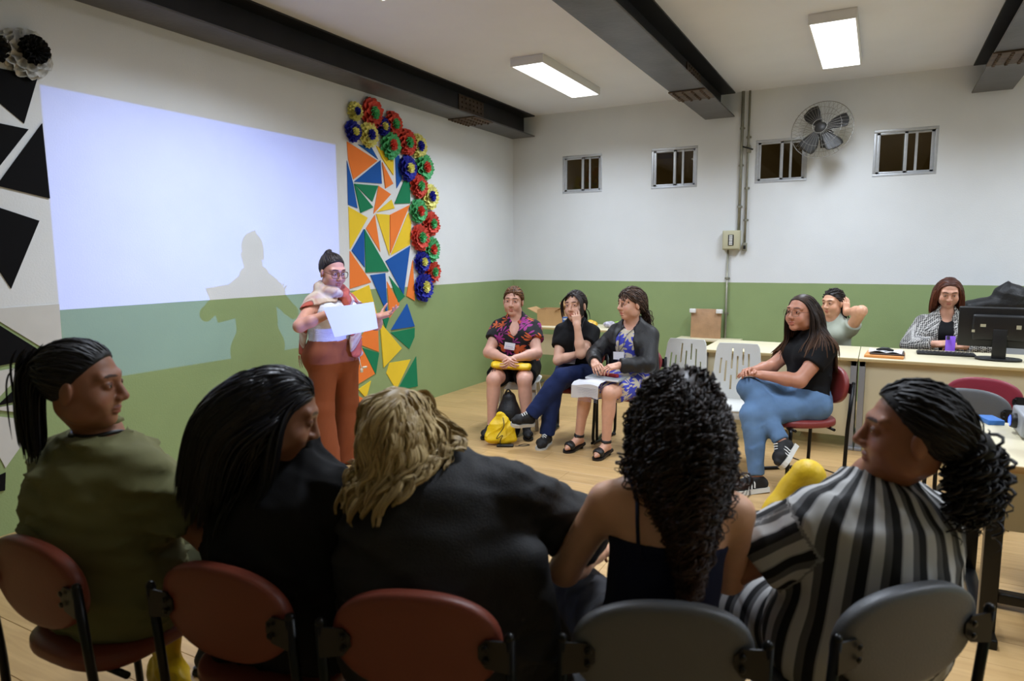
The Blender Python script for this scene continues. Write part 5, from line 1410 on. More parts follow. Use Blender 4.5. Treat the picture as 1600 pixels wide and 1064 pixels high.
# projector table with a black frame
pt_ = thing('projector_table', 'cream topped table with black metal frame at the right edge', 'table', (5.3, -4.47, 0))
MB().bar(-.59, .59, -.40, .40, .722, .75, .004).build('tabletop', M_desk, pt_); MB().bar(-.592, .592, -.403, -.39, .72, .748, .003).bar(-.595, -.58, -.40, .40, .72, .748, .003).build('edge_band', mat('edge_wood', (186, 148, 92), .5), pt_)
for s in (-1, 1):
    m = MB(); m.bar(s*.55-.03, s*.55+.03, -.34, -.28, .03, .70, .004); m.bar(s*.55-.03, s*.55+.03, .28, .34, .03, .70, .004); m.bar(s*.55-.03, s*.55+.03, -.36, .36, .66, .72, .004); m.bar(s*.55-.03, s*.55+.03, -.42, .42, .0, .04, .006); m.build('leg_frame', M_tube, pt_)
MB().bar(-.52, .52, -.03, .03, .03, .07, .004).build('stretcher', M_tube, pt_); MB().bar(-.52, .52, -.335, -.30, .16, .20, .004).build('stretcher', M_tube, pt_)
MB().bar(-.53, .53, .30, .318, .25, .70, .002).build('modesty_panel', M_panel, pt_)

# ================================================================ THINGS ON DESKS AND FLOOR
M_silver = mat('projector_silver', (160, 164, 170), .4, .3)
PJ = Vector((4.86, -4.30, .80))
pj = thing('projector', 'silver projector with a glowing blue lens on the black framed table', 'projector', (PJ.x, PJ.y, .75))
MB().box((.16, .0, .060), (.30, .26, .10), None, .012).build('case', M_silver, pj)
MB().lathe([(.0, .002), (.024, .002), (.03, .0), (.034, .014), (.034, .04)], 20, (-.014, .0, .06), Matrix.Rotation(math.pi/2, 3, 'Y')).build('lens_barrel', M_blackp, pj)
MB().lathe([(.0, -.004), (.014, -.003), (.0235, .002)], 20, (-.016, .0, .06), Matrix.Rotation(math.pi/2, 3, 'Y')).build('lens_glass', mat('lens_glow', (40, 70, 255), .1, emit=(60, 90, 255), estr=3.0), pj)
for i in range(7): MB().bar(.05+i*.03, .062+i*.03, -.132, -.128, .03, .09).build('vent_slot', M_blackp, pj)
for sx in (.05, .27):
    for sy in (-.1, .1): MB().lathe([(0, .0), (.012, .0), (.012, .012)], 10, (sx, sy, 0)).build('foot', M_blackp, pj)
ld = bpy.data.lights.new('projector_beam', 'SPOT'); ld.energy = PROJECTOR_WATT; ld.shadow_soft_size = .006; ld.spot_size = math.radians(100); ld.spot_blend = 0; ld.color = (.12, .235, 1.0)
lo = bpy.data.objects.new('projector_beam', ld); link(lo, pj); LP = Vector((-.03, 0, .06))
lo.matrix_local = Matrix.Translation(LP) @ Matrix(((0, 0, 1), (-1, 0, 0), (0, -1, 0))).to_4x4()    # looks along -X; local x = -Y, local y = -Z
ld.use_nodes = True; nt = ld.node_tree; N = nt.nodes; L = nt.links; em = N['Emission']
tc = N.new('ShaderNodeTexCoord'); sp = N.new('ShaderNodeSeparateXYZ'); L.new(tc.outputs['Normal'], sp.inputs[0])
def mth(op, a, b=None):
    n = N.new('ShaderNodeMath'); n.operation = op
    for i, v in enumerate((a, b)):
        if v is None: continue
        if isinstance(v, (int, float)): n.inputs[i].default_value = v
        else: L.new(v, n.inputs[i])
    return n.outputs[0]
zz = mth('ABSOLUTE', sp.outputs['Z']); ux = mth('DIVIDE', sp.outputs['X'], zz); uy = mth('DIVIDE', sp.outputs['Y'], zz)
DIST = PJ.x-.03; LY = PJ.y; LZ = .81
# the picture on the wall: Y -5.73..-3.32, Z 0.80..2.55; local x = -Y, local y = -Z
x0_, x1_ = (LY+3.32)/DIST, (LY+5.73)/DIST
xa, xb = -(-3.32-LY)/DIST, -(-5.73-LY)/DIST; ya, yb = -(2.55-LZ)/DIST, -(.80-LZ)/DIST
mk = mth('MULTIPLY', mth('MULTIPLY', mth('GREATER_THAN', ux, min(xa, xb)), mth('LESS_THAN', ux, max(xa, xb))), mth('MULTIPLY', mth('GREATER_THAN', uy, min(ya, yb)), mth('LESS_THAN', uy, max(ya, yb))))
dx = mth('SUBTRACT', ux, (xa+xb)/2); dy = mth('SUBTRACT', uy, (ya+yb)/2); rr = mth('ADD', mth('MULTIPLY', dx, dx), mth('MULTIPLY', dy, dy))
L.new(mth('MULTIPLY', mk, mth('SUBTRACT', 1.0, mth('MULTIPLY', rr, 4.0))), em.inputs['Strength'])

bx_ = mat('blue_card', (52, 108, 178), .5)
b_ = thing('blue_packet', 'small blue packet lying beside the projector lens', 'packet', (4.80, -4.10, .75), .3); MB().box((0, 0, .012), (.07, .12, .024), None, .003).build('packet', bx_, b_)
sk_ = thing('desktop_speaker', 'small black speaker with an orange cone at the right edge', 'speaker', (4.95, -4.66, .75), math.radians(20))
MB().box((0, 0, .085), (.11, .13, .17), None, .012).build('cabinet', M_blackp, sk_); MB().lathe([(0, .0), (.012, .004), (.03, -.008), (.036, .004)], 20, (-.02, -.066, .06), Matrix.Rotation(math.pi/2, 3, 'X')).build('cone', mat('speaker_orange', (226, 92, 30), .5), sk_); MB().bar(-.056, -.051, -.06, .06, .01, .16).build('trim_strip', mat('copper_trim', (190, 110, 70), .4, .5), sk_)

# monitor seen from behind
mo = thing('monitor', 'black computer monitor seen from behind on the right desk', 'monitor', (5.13, -1.72, .75), math.radians(-6))
MB().box((0, .0, .25), (.54, .035, .31), (math.radians(6), 0, 0), .01).build('screen_housing', M_blackp, mo); MB().box((0, -.03, .25), (.36, .05, .2), (math.radians(6), 0, 0), .018).build('back_bulge', M_blackp, mo)
MB().box((0, -.045, .12), (.09, .03, .24), None, .006).build('stand_neck', M_blackp, mo); pad(MB(), .30, .2, .018, 2.6, lambda x, y, z: (x, y-.01, .010+z)).build('stand_base', M_blackp, mo)
for (x, z, w, h) in ((-.11, .265, .035, .022), (-.17, .22, .02, .02), (.11, .26, .03, .03), (.02, .19, .05, .01)): MB().box((x, -.0555, z), (w, .003, h), (math.radians(6), 0, 0)).build('sticker', mat('sticker_cream', (190, 186, 160), .6), mo)
kb = thing('keyboard', 'black keyboard lying in front of the woman with the phone', 'keyboard', (4.80, -1.58, .75)); MB().box((0, 0, .01), (.40, .14, .018), None, .004).build('keyboard_body', M_blackp, kb)
ks = MB()
for i in range(14):
    for j in range(5): ks.box((-.18+i*.0277, -.05+j*.025, .021), (.022, .02, .006))
tag(ks.build('keys', mat('key_black', (30, 30, 32), .5), kb), kind='stuff')
# black bag on a pile of blue folders behind the monitor
fold_b = mat('folder_blue', (46, 84, 150), .45); fold_w = mat('folder_grey', (170, 176, 182), .5)
for i, (m_, lb) in enumerate(((fold_w, 'pale grey folder at the bottom of the pile behind the monitor'), (fold_b, 'blue folder in the middle of the pile behind the monitor'), (mat('folder_light_blue', (104, 140, 190), .45), 'light blue folder on top of the pile behind the monitor'))):
    f_ = thing('folder', lb, 'folder', (5.26-.02*i, -.42+.01*i, .905+.035*i), .04*i, 'folders behind the monitor')
    MB().box((0, 0, .0175), (.44-.03*i, .28, .033), None, .003).build('cover', m_, f_); MB().box((.0, -.004, .0175), (.41-.03*i, .285, .026), None).build('pages', M_badge, f_)
st = thing('cabinet', 'low grey cabinet under the folders by the back wall', 'cabinet', (5.26, -.30, 0)); MB().box((0, 0, .45), (.70, .44, .90), None, .004).build('cabinet_body', mat('box_grey', (150, 154, 158), .5), st)
for sx in (-1, 1):
    dd = MB().box((sx*.172, -.226, .45), (.336, .014, .86), None, .003).build('door', mat('box_grey', (150, 154, 158), .5), st); MB().box((sx*.03, -.238, .5), (.012, .014, .1), None, .003).build('handle', M_alu, dd)
def bag_mesh(sd, pts, rs, k=.03, amp=.008, f0=40, vox=.008):
    S = SDF(); S.ch(pts, rs, k); S.noise = folds(sd, amp, None, f0); return S.mesh(vox)
def np_thing(name, label, cat, loc, rz, group=None): return thing(name, label, cat, loc, rz, group)
M_nylon = mat('black_nylon', (14, 14, 16), .55, bump=.3, bscale=80)
bp_ = thing('backpack', 'black backpack lying on top of the folders', 'backpack', (5.25, -.42, 1.012))
S = SDF(); S.ec((-.19, 0, .06), (.15, 0, .11), .10, .10, .06, .10, (0, 1, 0), .03); S.el((.10, 0, .18), (.13, .10, .10), None, .04); S.noise = folds(5, .01, None, 45); V, F = S.mesh(.008); np_object('bag_body', V, F, M_nylon, bp_)
MB().tube(smooth_path([(.22, -.03, .24), (.285, -.05, .17), (.26, -.06, .05), (.18, -.07, .015)], 6), .009, 6).build('strap', mat('strap_grey', (120, 122, 122), .6), bp_)

# orange folder with papers and dark sunglasses-like clip on the desk
fo = thing('clipboard', 'orange folder with a dark clipboard and loose papers on the desk', 'clipboard', (4.37, -1.86, .75), math.radians(-4))
MB().box((0, 0, .010), (.27, .30, .02), None, .003).build('folder', mat('folder_orange', (226, 152, 84), .5), fo); MB().box((.015, .02, .026), (.24, .26, .010), (0, 0, .05), .003).build('board', mat('board_brown', (60, 44, 34), .5), fo)
for x, r in ((-.055, .2), (.06, -.15)):
    solid(MB().grid(lambda u, v: Vector((x+(u-.5)*.12, .03+(v-.5)*.2, .034+.012*math.sin(u*3+v*2)**2+r*.02*u)), 6, 6).build('loose_paper', mat('paper_white', (228, 228, 232), .6), fo), .001)
MB().tube([(-.06, -.03, .05), (-.02, -.02, .06), (.02, -.02, .06), (.06, -.03, .05)], [.008, .014, .014, .008], 8).build('spring_clip', M_blackp, fo)

# wrapped picture frame leaning on the wall
pf_ = thing('wrapped_panel', 'brown panel in plastic wrap with white corner guards leaning on the back wall', 'panel', (2.57, -.10, .0)); 
Rl = (math.radians(-4), 0, 0)
MB().box((0, 0, .78), (.34, .03, .34), Rl, .003).build('panel', mat('brown_kraft', (176, 138, 100), .55, var=.12, vscale=10, bump=.5, bscale=14, spec=.8), pf_)
for sx in (-1, 1): MB().box((sx*.15, -.012, .925), (.07, .05, .05), Rl, .008).build('corner_guard', M_white, pf_)
# the low bench that carries it
bn = thing('low_shelf', 'pale shelf under the wrapped panel, hidden behind the white chair', 'shelf', (2.62, -.14, 0)); MB().bar(-.35, .35, -.12, .12, .59, .615, .003).build('shelf_board', M_desk, bn)
for s in (-1, 1): MB().bar(s*.33-.012, s*.33+.012, -.11, .11, 0, .59).build('side_panel', M_panel, bn)

# cardboard box and small goods on the corner desk
M_card = mat('corrugated_card', (186, 146, 98), .75, var=.06, vscale=6, bump=.1, bscale=60)
cb_ = thing('cardboard_box', 'open cardboard box with raised flap on the corner desk', 'box', (.98, -.64, .75), math.radians(8))
bxm = MB(); bxm.bar(-.24, .24, -.17, -.164, 0, .19); bxm.bar(-.24, .24, .164, .17, 0, .19); bxm.bar(-.24, -.234, -.164, .164, 0, .19); bxm.bar(.234, .24, -.164, .164, 0, .19); bxm.bar(-.234, .234, -.164, .164, 0, .006); bxm.build('box_body', M_card, cb_)
MB().box((.13, -.02, .26), (.34, .33, .006), (0, math.radians(-28), 0)).build('flap', M_card, cb_); MB().box((-.30, 0, .17), (.14, .33, .006), (0, math.radians(25), 0)).build('flap', M_card, cb_)
MB().tube([(.04, -.10, .22), (.30, -.06, .34)], .055, 14, False).build('rolled_paper', M_card, cb_)
goods = [((1.12, -.80, 0), (.075, .05, .055), (40, 76, 150), 'blue', 'carton at the bottom left of the small stack'), ((1.20, -.80, 0), (.075, .05, .055), (44, 84, 160), 'blue', 'carton at the bottom right of the small stack'), ((1.12, -.80, .056), (.075, .05, .055), (54, 98, 170), 'blue', 'carton at the top left of the small stack'), ((1.20, -.80, .056), (.075, .05, .055), (60, 110, 180), 'blue', 'carton at the top right of the small stack'),
         ((1.275, -.79, 0), (.05, .05, .115), (214, 190, 50), 'yellow', 'carton beside the blue stack'), ((1.335, -.78, 0), (.055, .05, .135), (104, 168, 206), 'light blue', 'carton beside the yellow one')]
for i, (p, s_, c, cn, lb) in enumerate(goods):
    g_ = thing('carton', '%s printed %s' % (cn, lb), 'carton', (p[0], p[1], .75+p[2]), 0, 'small printed cartons'); MB().box((0, 0, s_[2]/2), s_, None, .003).build('carton_body', mat('carton_%d' % i, c, .4), g_)
    MB().box((0, -s_[1]/2-.0006, s_[2]*.55), (s_[0]*.62, .001, s_[2]*.4)).build('printed_panel', mat('carton_print_%d' % (i % 2), ((206, 200, 190), (222, 150, 90))[i % 2], .5), g_)
for k, (x, y, c, nm, lb) in enumerate(((1.42, -.78, (222, 170, 50), 'snack_bag', 'crumpled yellow snack bag behind the woman in the polo'), (1.62, -.74, (176, 172, 184), 'snack_bag', 'crumpled white and grey bag between the two women'), (1.72, -.66, (150, 200, 60), 'snack_bag', 'lime green bag on the corner desk behind the jacket'))):
    S = SDF(); S.el((0, 0, .035), (.06, .045, .035), None, .02); S.el((.035, .0, .04), (.04, .035, .03), None, .02); S.noise = folds(30+k, .012, None, 90); V, F = S.mesh(.006)
    g_ = thing(nm, lb, 'snack bag', (x, y, .752), .4*k, 'crumpled bags on the corner desk'); np_object('bag_body', V, F, mat('snack_%d' % k, c, .35, var=.45, vscale=30), g_)

# ---- yellow drawstring bags
M_yel = mat('yellow_nylon', (236, 196, 16), .5, var=.05, vscale=8, bump=.15, bscale=60)
def drawbag(label, loc, rz, w, h, d, seed, tilt=0, cord=True, shape=None):
    t = thing('drawstring_bag', label, 'bag', loc, rz, 'yellow drawstring bags')
    S = SDF()
    if shape: shape(S)
    else:
        S.ec((0, 0, .05), (0, d*.2, h*.55), w/2, w*.40, .04, .04, (1, 0, 0), .03); S.ec((0, d*.2, h*.55), (0, d*.3, h*.92), w*.40, w*.14, .04, .03, (1, 0, 0), .03); S.cut((0, 0, .002), (0, 0, -1))
    S.noise = folds(seed, .009, None, 55); V, F = S.mesh(.007); np_object('bag_body', V, F, M_yel, t)
    return t
yb_ = drawbag('yellow drawstring bag standing on the floor between the feet of the floral woman', (1.60, -3.22, 0), math.radians(25), .28, .26, .2, 81)
MB().box((.04, -.045, .012), (.14, .05, .018), None, .006).build('base_corner', M_blackp, yb_)
MB().tube(smooth_path([(.02, -.0, .235), (.03, -.05, .17), (-.01, -.06, .11), (-.03, -.062, .07), (.02, -.06, .10), (0, -.065, .05), (.01, -.075, .01)], 6), .0035, 5).build('cord', M_blackp, yb_, False)
MB().tube(smooth_path([(.12, -.05, .008), (.2, -.03, .006), (.24, .0, .006), (.19, .02, .006), (.15, -.02, .006)], 6), .003, 5).build('cord', M_blackp, yb_, False)
def lapbag(S): S.ec((-.15, .0, .02), (.15, .0, .035), .08, .075, .030, .030, (0, 1, 0), .02)
yl = drawbag('yellow drawstring bag lying across the lap of the floral woman', (1.475, -2.80, .572), math.radians(200), .3, .1, .1, 83, shape=lapbag)
MB().tube(smooth_path([(.15, .05, .03), (.16, .10, -.05), (.15, .11, -.16), (.13, .10, -.20)], 6), .003, 5).build('cord', M_blackp, yl, False); MB().tube(smooth_path([(.13, .06, .03), (.135, .11, -.06), (.12, .11, -.14)], 6), .003, 5).build('cord', M_blackp, yl, False)
def kbag(S): S.ch([(0, 0, 0), (.01, .03, .09), (.04, .02, .18), (.05, .0, .23)], [.075, .075, .055, .05], .03)
yk = drawbag('yellow drawstring bag held on the lap of the woman in stripes', (4.10, -5.86, .66), math.radians(45), .2, .2, .1, 85, shape=kbag)
MB().tube(smooth_path([(-.05, -.02, .14), (-.075, -.02, .05), (-.07, -.03, -.05)], 6), .003, 5).build('cord', M_blackp, yk, False)
drawbag('yellow drawstring bag on the floor under the chair of the woman in olive', (2.30, -6.72, 0), math.radians(-10), .24, .36, .1, 87)
drawbag('yellow drawstring bag on the floor under the chair of the woman with straight hair', (2.74, -6.72, 0), math.radians(4), .26, .34, .1, 88)
# black bags
def blackbag(label, loc, rz, seed, pts, rs, strap=None):
    t = thing('backpack', label, 'backpack', loc, rz, 'black bags on the floor'); S = SDF(); S.ch(pts, rs, .04); S.cut((0, 0, .002), (0, 0, -1)); S.noise = folds(seed, .008, None, 45); V, F = S.mesh(.009); np_object('bag_body', V, F, M_nylon, t)
    if strap: MB().tube(smooth_path(strap, 6), .008, 6).build('strap', M_blackp, t, False)
    return t
bk_ = blackbag('black backpack standing between the legs of the floral woman', (1.52, -2.93, 0), math.radians(200), 91, [(.0, 0, .07), (0, -.01, .2), (0, -.02, .33)], [.10, .095, .06], [(-.03, .02, .38), (0, .03, .42), (.03, .02, .38)])
MB().box((.07, .085, .10), (.03, .008, .05), None, .003).build('tag', M_white, bk_)
blackbag('black shoulder bag on the floor under the chair of the woman in olive', (2.20, -6.92, 0), math.radians(30), 92, [(-.15, 0, .08), (.16, 0, .10)], [.085, .10], [(-.2, .0, .12), (-.05, -.02, .22), (.15, 0, .18)])
# notebook, paper sheet and pen case on the lap of the woman in the jacket
nb = thing('notebook', 'grey notebook on the lap of the woman in the blue dress', 'notebook', (2.45, -2.985, .598), math.radians(172)); MB().box((0, 0, .009), (.30, .21, .018), (math.radians(-4), 0, 0), .003).build('cover', mat('notebook_grey', (150, 156, 160), .5), nb); MB().box((0, 0, .010), (.292, .215, .012), (math.radians(-4), 0, 0)).build('pages', M_badge, nb)
ps = thing('paper_sheet', 'handwritten sheet hanging down from under the notebook', 'paper', (2.36, -3.07, .595), math.radians(172))
solid(MB().grid(lambda u, v: Vector(((u-.5)*.24+.02*v, .02+.10*min(1, v*2)-.02*max(0, v-.5), -.0-.02*v-.19*max(0, v-.35)**1.2+.01*math.sin(u*5))), 10, 12, False).build('sheet', mat('paper_lined', (212, 212, 216), .6), ps), .001)
hw = MB()
for i in range(9): hw.tube([Vector(((j/11-.5)*.19, .116-.010*i*.15+.0025, -.055-.013*i+.0025*((j*7+i*3) % 3-1))) for j in range(12)], .0009, 4)
tag(hw.build('handwriting', mat('pencil_grey', (140, 146, 168), .7), ps, False), kind='stuff')
pc_ = thing('pencil_case', 'red pencil case in the hands of the woman in the blue dress', 'pencil case', (2.46, -3.0, .625), math.radians(165)); S = SDF(); S.rc((-.075, 0, 0), (.075, 0, 0), .018, .018, 0); S.noise = folds(7, .004, None, 80); V, F = S.mesh(.005); np_object('case_body', V, F, mat('red_fabric', (160, 34, 44), .6), pc_)
# cable on the floor and power plug under the table
cbl = thing('power_cable', 'thin black cable lying on the floor near the table', 'cable', (4.0, -2.9, .006)); MB().tube(smooth_path([(-.25, .42, 0), (0, .2, 0), (.25, 0, 0), (.42, -.1, 0), (.7, -.25, 0)], 8), .004, 6).build('cable', mat('cable_brown', (70, 56, 42), .6), cbl, False)
plg = thing('power_strip', 'white power strip with a hanging black cable under the projector table', 'power strip', (4.98, -4.42, .0)); MB().box((0, 0, .02), (.06, .22, .04), None, .006).build('strip', M_white, plg); MB().tube(smooth_path([(0, .05, .04), (.01, .05, .14), (.06, .03, .32), (.16, .0, .6), (.2, 0, .70)], 8), .005, 6).build('cable', M_blackp, plg, False); MB().box((0, .05, .06), (.03, .03, .05), None, .004).build('plug', M_blackp, plg)
# ---- five women in the foreground, seen from behind
def woman_olive():
    b = Body(pelvis=(-.05, .03, .56), lean=-2, hunch=.01, bulk=1.44, waist=1.12, arm=1.36, leg=1.25, head=(-4, 0, -58), headat=(-.02, -.03, 1.185), trunk=.425, shw=.19)
    b.setarm(1, (.13, .34, .66), (.6, .05, .55)); b.setarm(-1, (-.06, .34, .66), (-.65, .0, .55))
    for s in (1, -1): b.setleg(s, (s*.15, .43, .49), (s*.15, .44, .085), (s*.17, .61, .035))
    o = build_body(b, 'woman with a black ponytail in an olive green tee, leftmost of the front row', (2.287, -6.842, 0), math.radians(2), SK('olive', (150, 100, 74)), hvox=.0034,
        hands=[dict(s=1, fdir=(-.4, .8, -.2), palm=(-.4, 0, -.8), curl=25), dict(s=-1, fdir=(.4, .8, -.2), palm=(.4, 0, -.8), curl=25)])
    S = SDF(); tee(b, S, .018, .62, .012, -.10, (.088, .10, .065), (0, .01, .03))
    cloth(b, 'tee_shirt', S, fab('olive', (112, 111, 74), bump=.15), .010, noise=folds(71, .020, (.3, .2, .9), 60), label='olive green tee shirt')
    S = SDF(); trousers(b, S, .008, top=.0); cloth(b, 'trousers', S, fab('olive_dark', (78, 78, 48)), noise=folds(72, .006))
    for s in (1, -1): shoe(b, s, M_shoeb, .008, M_soleg)
    col = collider(b, .018); cordline(b, [b.NT+V3(.055, .03, -.035), b.NT+V3(.05, -.03, -.005), b.NT+V3(0, -.065, .01), b.NT+V3(-.05, -.03, -.005), b.NT+V3(-.055, .03, -.035)], .006, M_blackp, 'lanyard', b.sdf, .004)
    hm = hair_mat('hair_olive', (10, 9, 10), (28, 26, 27), .5); R = scalp(b, 1300, 21, -.008); an = (0, -.112, .045); P = scalp_lines(b, R, an, 12, .006, 5)
    T = tail(b, col, (0, -.120, .045), 560, .27, 8, spread=.045, d0=(0, -1, -.3), grav=.42, T=16)
    cap = hair_cap(b, .006, -.008); S = SDF(); S.el(b.headpt(0, -.118, .045), (.024, .02, .026), b.Rh, 0)
    hair_object(b, o, [cap_piece(cap), piece(P, .0022, 4, 3, flat=2.6, center=b.H), piece(clump(T, 40, .35, 3), .0028, 3, 4, flat=1.6, taper=.2)], hm, label='black hair in a ponytail')
    MB().tube([Vector(b.headpt(.024*math.cos(a), -.121, .045+.026*math.sin(a))) for a in np.linspace(0, 6.28, 17)[:-1]], .006, 6, False, True).build('hair_tie', M_blackp, o, False)
def woman_black_tee():
    b = Body(pelvis=(0, .03, .56), lean=3, hunch=.02, bulk=1.36, waist=1.1, arm=1.36, leg=1.25, head=(-22, 0, -50), headat=(.01, .0, 1.13), trunk=.40, shw=.19)
    b.setarm(1, (.16, .36, .62), (.62, .08, .6)); b.setarm(-1, (-.06, .36, .62), (-.62, .05, .6))
    for s in (1, -1): b.setleg(s, (s*.15, .43, .49), (s*.15, .44, .085), (s*.17, .61, .035))
    o = build_body(b, 'woman with long straight black hair in a black tee, head bowed to the right', (2.865, -6.71, 0), math.radians(7), SK('black_tee', (140, 94, 70)), hvox=.0034,
        hands=[dict(s=1, fdir=(-.4, .8, -.2), palm=(-.4, 0, -.8), curl=25), dict(s=-1, fdir=(.4, .8, -.2), palm=(.4, 0, -.8), curl=25)])
    S = SDF(); tee(b, S, .020, .66, .012, -.10, (.066, .08, .06), (0, .02, .03)); cloth(b, 'tee_shirt', S, M_black, .010, noise=folds(73, .016, None, 60), label='black tee shirt')
    S = SDF(); trousers(b, S, .008, top=.0); cloth(b, 'trousers', S, fab('orange_brown', (170, 84, 40)), noise=folds(74, .006))
    for s in (1, -1): shoe(b, s, M_shoeb, .008, M_soleg)
    P = long_hair(b, collider(b, .02, wide=.05), 2200, .38, 31, part=.01, T=20, grav=.24, back=-.7, line=.004, off=(.003, .014), away=(-.45, -.75, 0), lens=(.7, 1.0))
    P = clump(P, 170, .5, 6)
    hair_object(b, o, [cap_piece(hair_cap(b, .003, -.008)), piece(P, .0018, 3, 4, flat=2.8, center=b.H, taper=.2)], hair_mat('hair_black_tee', (9, 9, 11), (36, 36, 42), .33), label='long straight black hair')
def woman_blonde():
    b = Body(pelvis=(.0, .03, .56), lean=10, side=-7, hunch=.04, bulk=1.46, waist=1.1, arm=1.42, leg=1.25, head=(-4, -8, 4), headat=(-.115, .065, 1.075), trunk=.42, shw=.205)
    b.setarm(1, (.24, .42, .70), (.85, .2, .62)); b.setarm(-1, (-.14, .44, .60), (-.72, .1, .5))
    for s in (1, -1): b.setleg(s, (s*.16, .45, .49), (s*.16, .44, .085), (s*.18, .61, .035))
    o = build_body(b, 'blonde woman in a black cardigan leaning forward in the middle of the front row', (3.325, -6.605, 0), math.radians(19.5), SK('blonde', (214, 166, 140)), face=True,
        hands=[dict(s=1, fdir=(-.5, .8, -.2), palm=(-.4, 0, -.8), curl=25), dict(s=-1, fdir=(.4, .8, -.2), palm=(.4, 0, -.8), curl=25)])
    S = SDF(); b.torso(S, .022); b.trap(S, .018)
    for s in (1, -1): b.armp(S, s, .022, 1, .9, .04, .008)
    S.rc(b.N-b.up*.02, b.NT-b.up*.01, .085, .075, .03); S.rc(b.P+V3(.22, -.05, .22), b.P+V3(.27, .02, -.08), .07, .055, .05); S.rc(b.P+V3(-.2, -.05, .2), b.P+V3(-.24, .02, -.06), .07, .05, .05)
    S.el(b.NT+b.Rt @ V3(0, .04, .03), (.07, .085, .07), b.Rt, .004, None, 's'); S.cut(b.P+V3(0, 0, -.13), V3(0, 0, -1))
    cloth(b, 'cardigan', S, mat('cloth_black_knit', (26, 26, 28), .75, var=.1, bump=.2, bscale=200), .010, noise=folds(75, .018, (.2, .2, 1), 52), label='black cardigan')
    S = SDF(); trousers(b, S, .012); cloth(b, 'trousers', S, M_black)
    for s in (1, -1): shoe(b, s, M_shoeb, .008, M_soleg)
    P = long_hair(b, collider(b, .024), 2400, .20, 41, part=.02, T=18, grav=.4, back=-.3, line=.004, off=(.006, .030), lens=(.78, 1.0), gather=(-.11, 2.2))
    P = clump(P, 120, .72, 5, .011, 1.5)
    hair_object(b, o, [cap_piece(hair_cap(b, .01, -.008), .3), piece(P, .0019, 3, 4, flat=2.6, center=b.H, taper=.3)], hair_mat('hair_blonde', (148, 122, 78), (206, 182, 130), .42), label='wavy shoulder-length blonde hair')
def woman_curly():
    b = Body(pelvis=(.02, .0, .56), lean=1, side=4, hunch=.0, bulk=.95, arm=1.0, leg=1.08, head=(-4, 3, 2), headat=(.065, .04, 1.14), trunk=.44, shw=.16)
    b.setarm(-1, (-.12, .32, .66), (-.5, -.05, .45)); b.setarm(1, (.1, .34, .65), (.5, -.05, .45))
    b.setleg(-1, (-.20, .40, .53), (-.2, .42, .085), (-.22, .59, .035)); b.setleg(1, (.12, .43, .50), (.12, .44, .085), (.14, .61, .035))
    o = build_body(b, 'woman with very long dark curls in a navy strap top, from behind', (3.823, -6.392, 0), math.radians(24), SK('curly', (222, 170, 136)),
        hands=[dict(s=1, fdir=(-.4, .8, -.2), palm=(-.4, 0, -.8), curl=25), dict(s=-1, fdir=(.4, .8, -.2), palm=(.4, 0, -.8), curl=25)])
    navy = fab('navy', (20, 24, 48)); S = SDF(); b.torso(S, .007); S.cut(b.P+b.up*.29, b.up+V3(0, .15, 0)); S.cut(b.P+b.up*-.02, -b.up)
    c = cloth(b, 'camisole', S, navy, .008, noise=folds(77, .003), label='navy strap camisole')
    for s in (1, -1):
        cordline(b, [b.CH+V3(s*.085, -.115, -.05), b.CH+V3(s*.09, -.11, .04), b.N+V3(s*.095, -.06, -.03), b.N+V3(s*.10, .02, -.01), b.CH+V3(s*.09, .10, .06)], .0055, navy, 'shoulder_strap', b.sdf, .003)
    S = SDF(); trousers(b, S, .016, 1, .93, .006, .07); cloth(b, 'trousers', S, fab('charcoal', (58, 58, 62)), noise=folds(78, .007), label='charcoal trousers')
    for s in (1, -1): shoe(b, s, M_shoeb, .008, M_soleg)
    P = long_hair(b, collider(b, .01, wide=.06), 950, .50, 51, part=.0, T=60, grav=.28, back=-.5, line=.0, off=(.004, .032), lens=(.45, 1.0), step=.014, away=(0, -.5, 0), gather=(.065, 1.5))
    P = clump(P, 150, .62, 6, .011, 9.0, False, .5); P = curlify(P, .004, 12, 5, .25)
    S = SDF(); 
    hair_object(b, o, [cap_piece(hair_cap(b, .007, -.008)), piece(P, .0028, 4, 4, taper=.3, hi=.4, fn=lambda s: np.clip((s-.55)*1.1, 0, .5))], hair_mat('hair_curly', (17, 12, 11), (84, 54, 38), .42), label='very long dark curly hair')
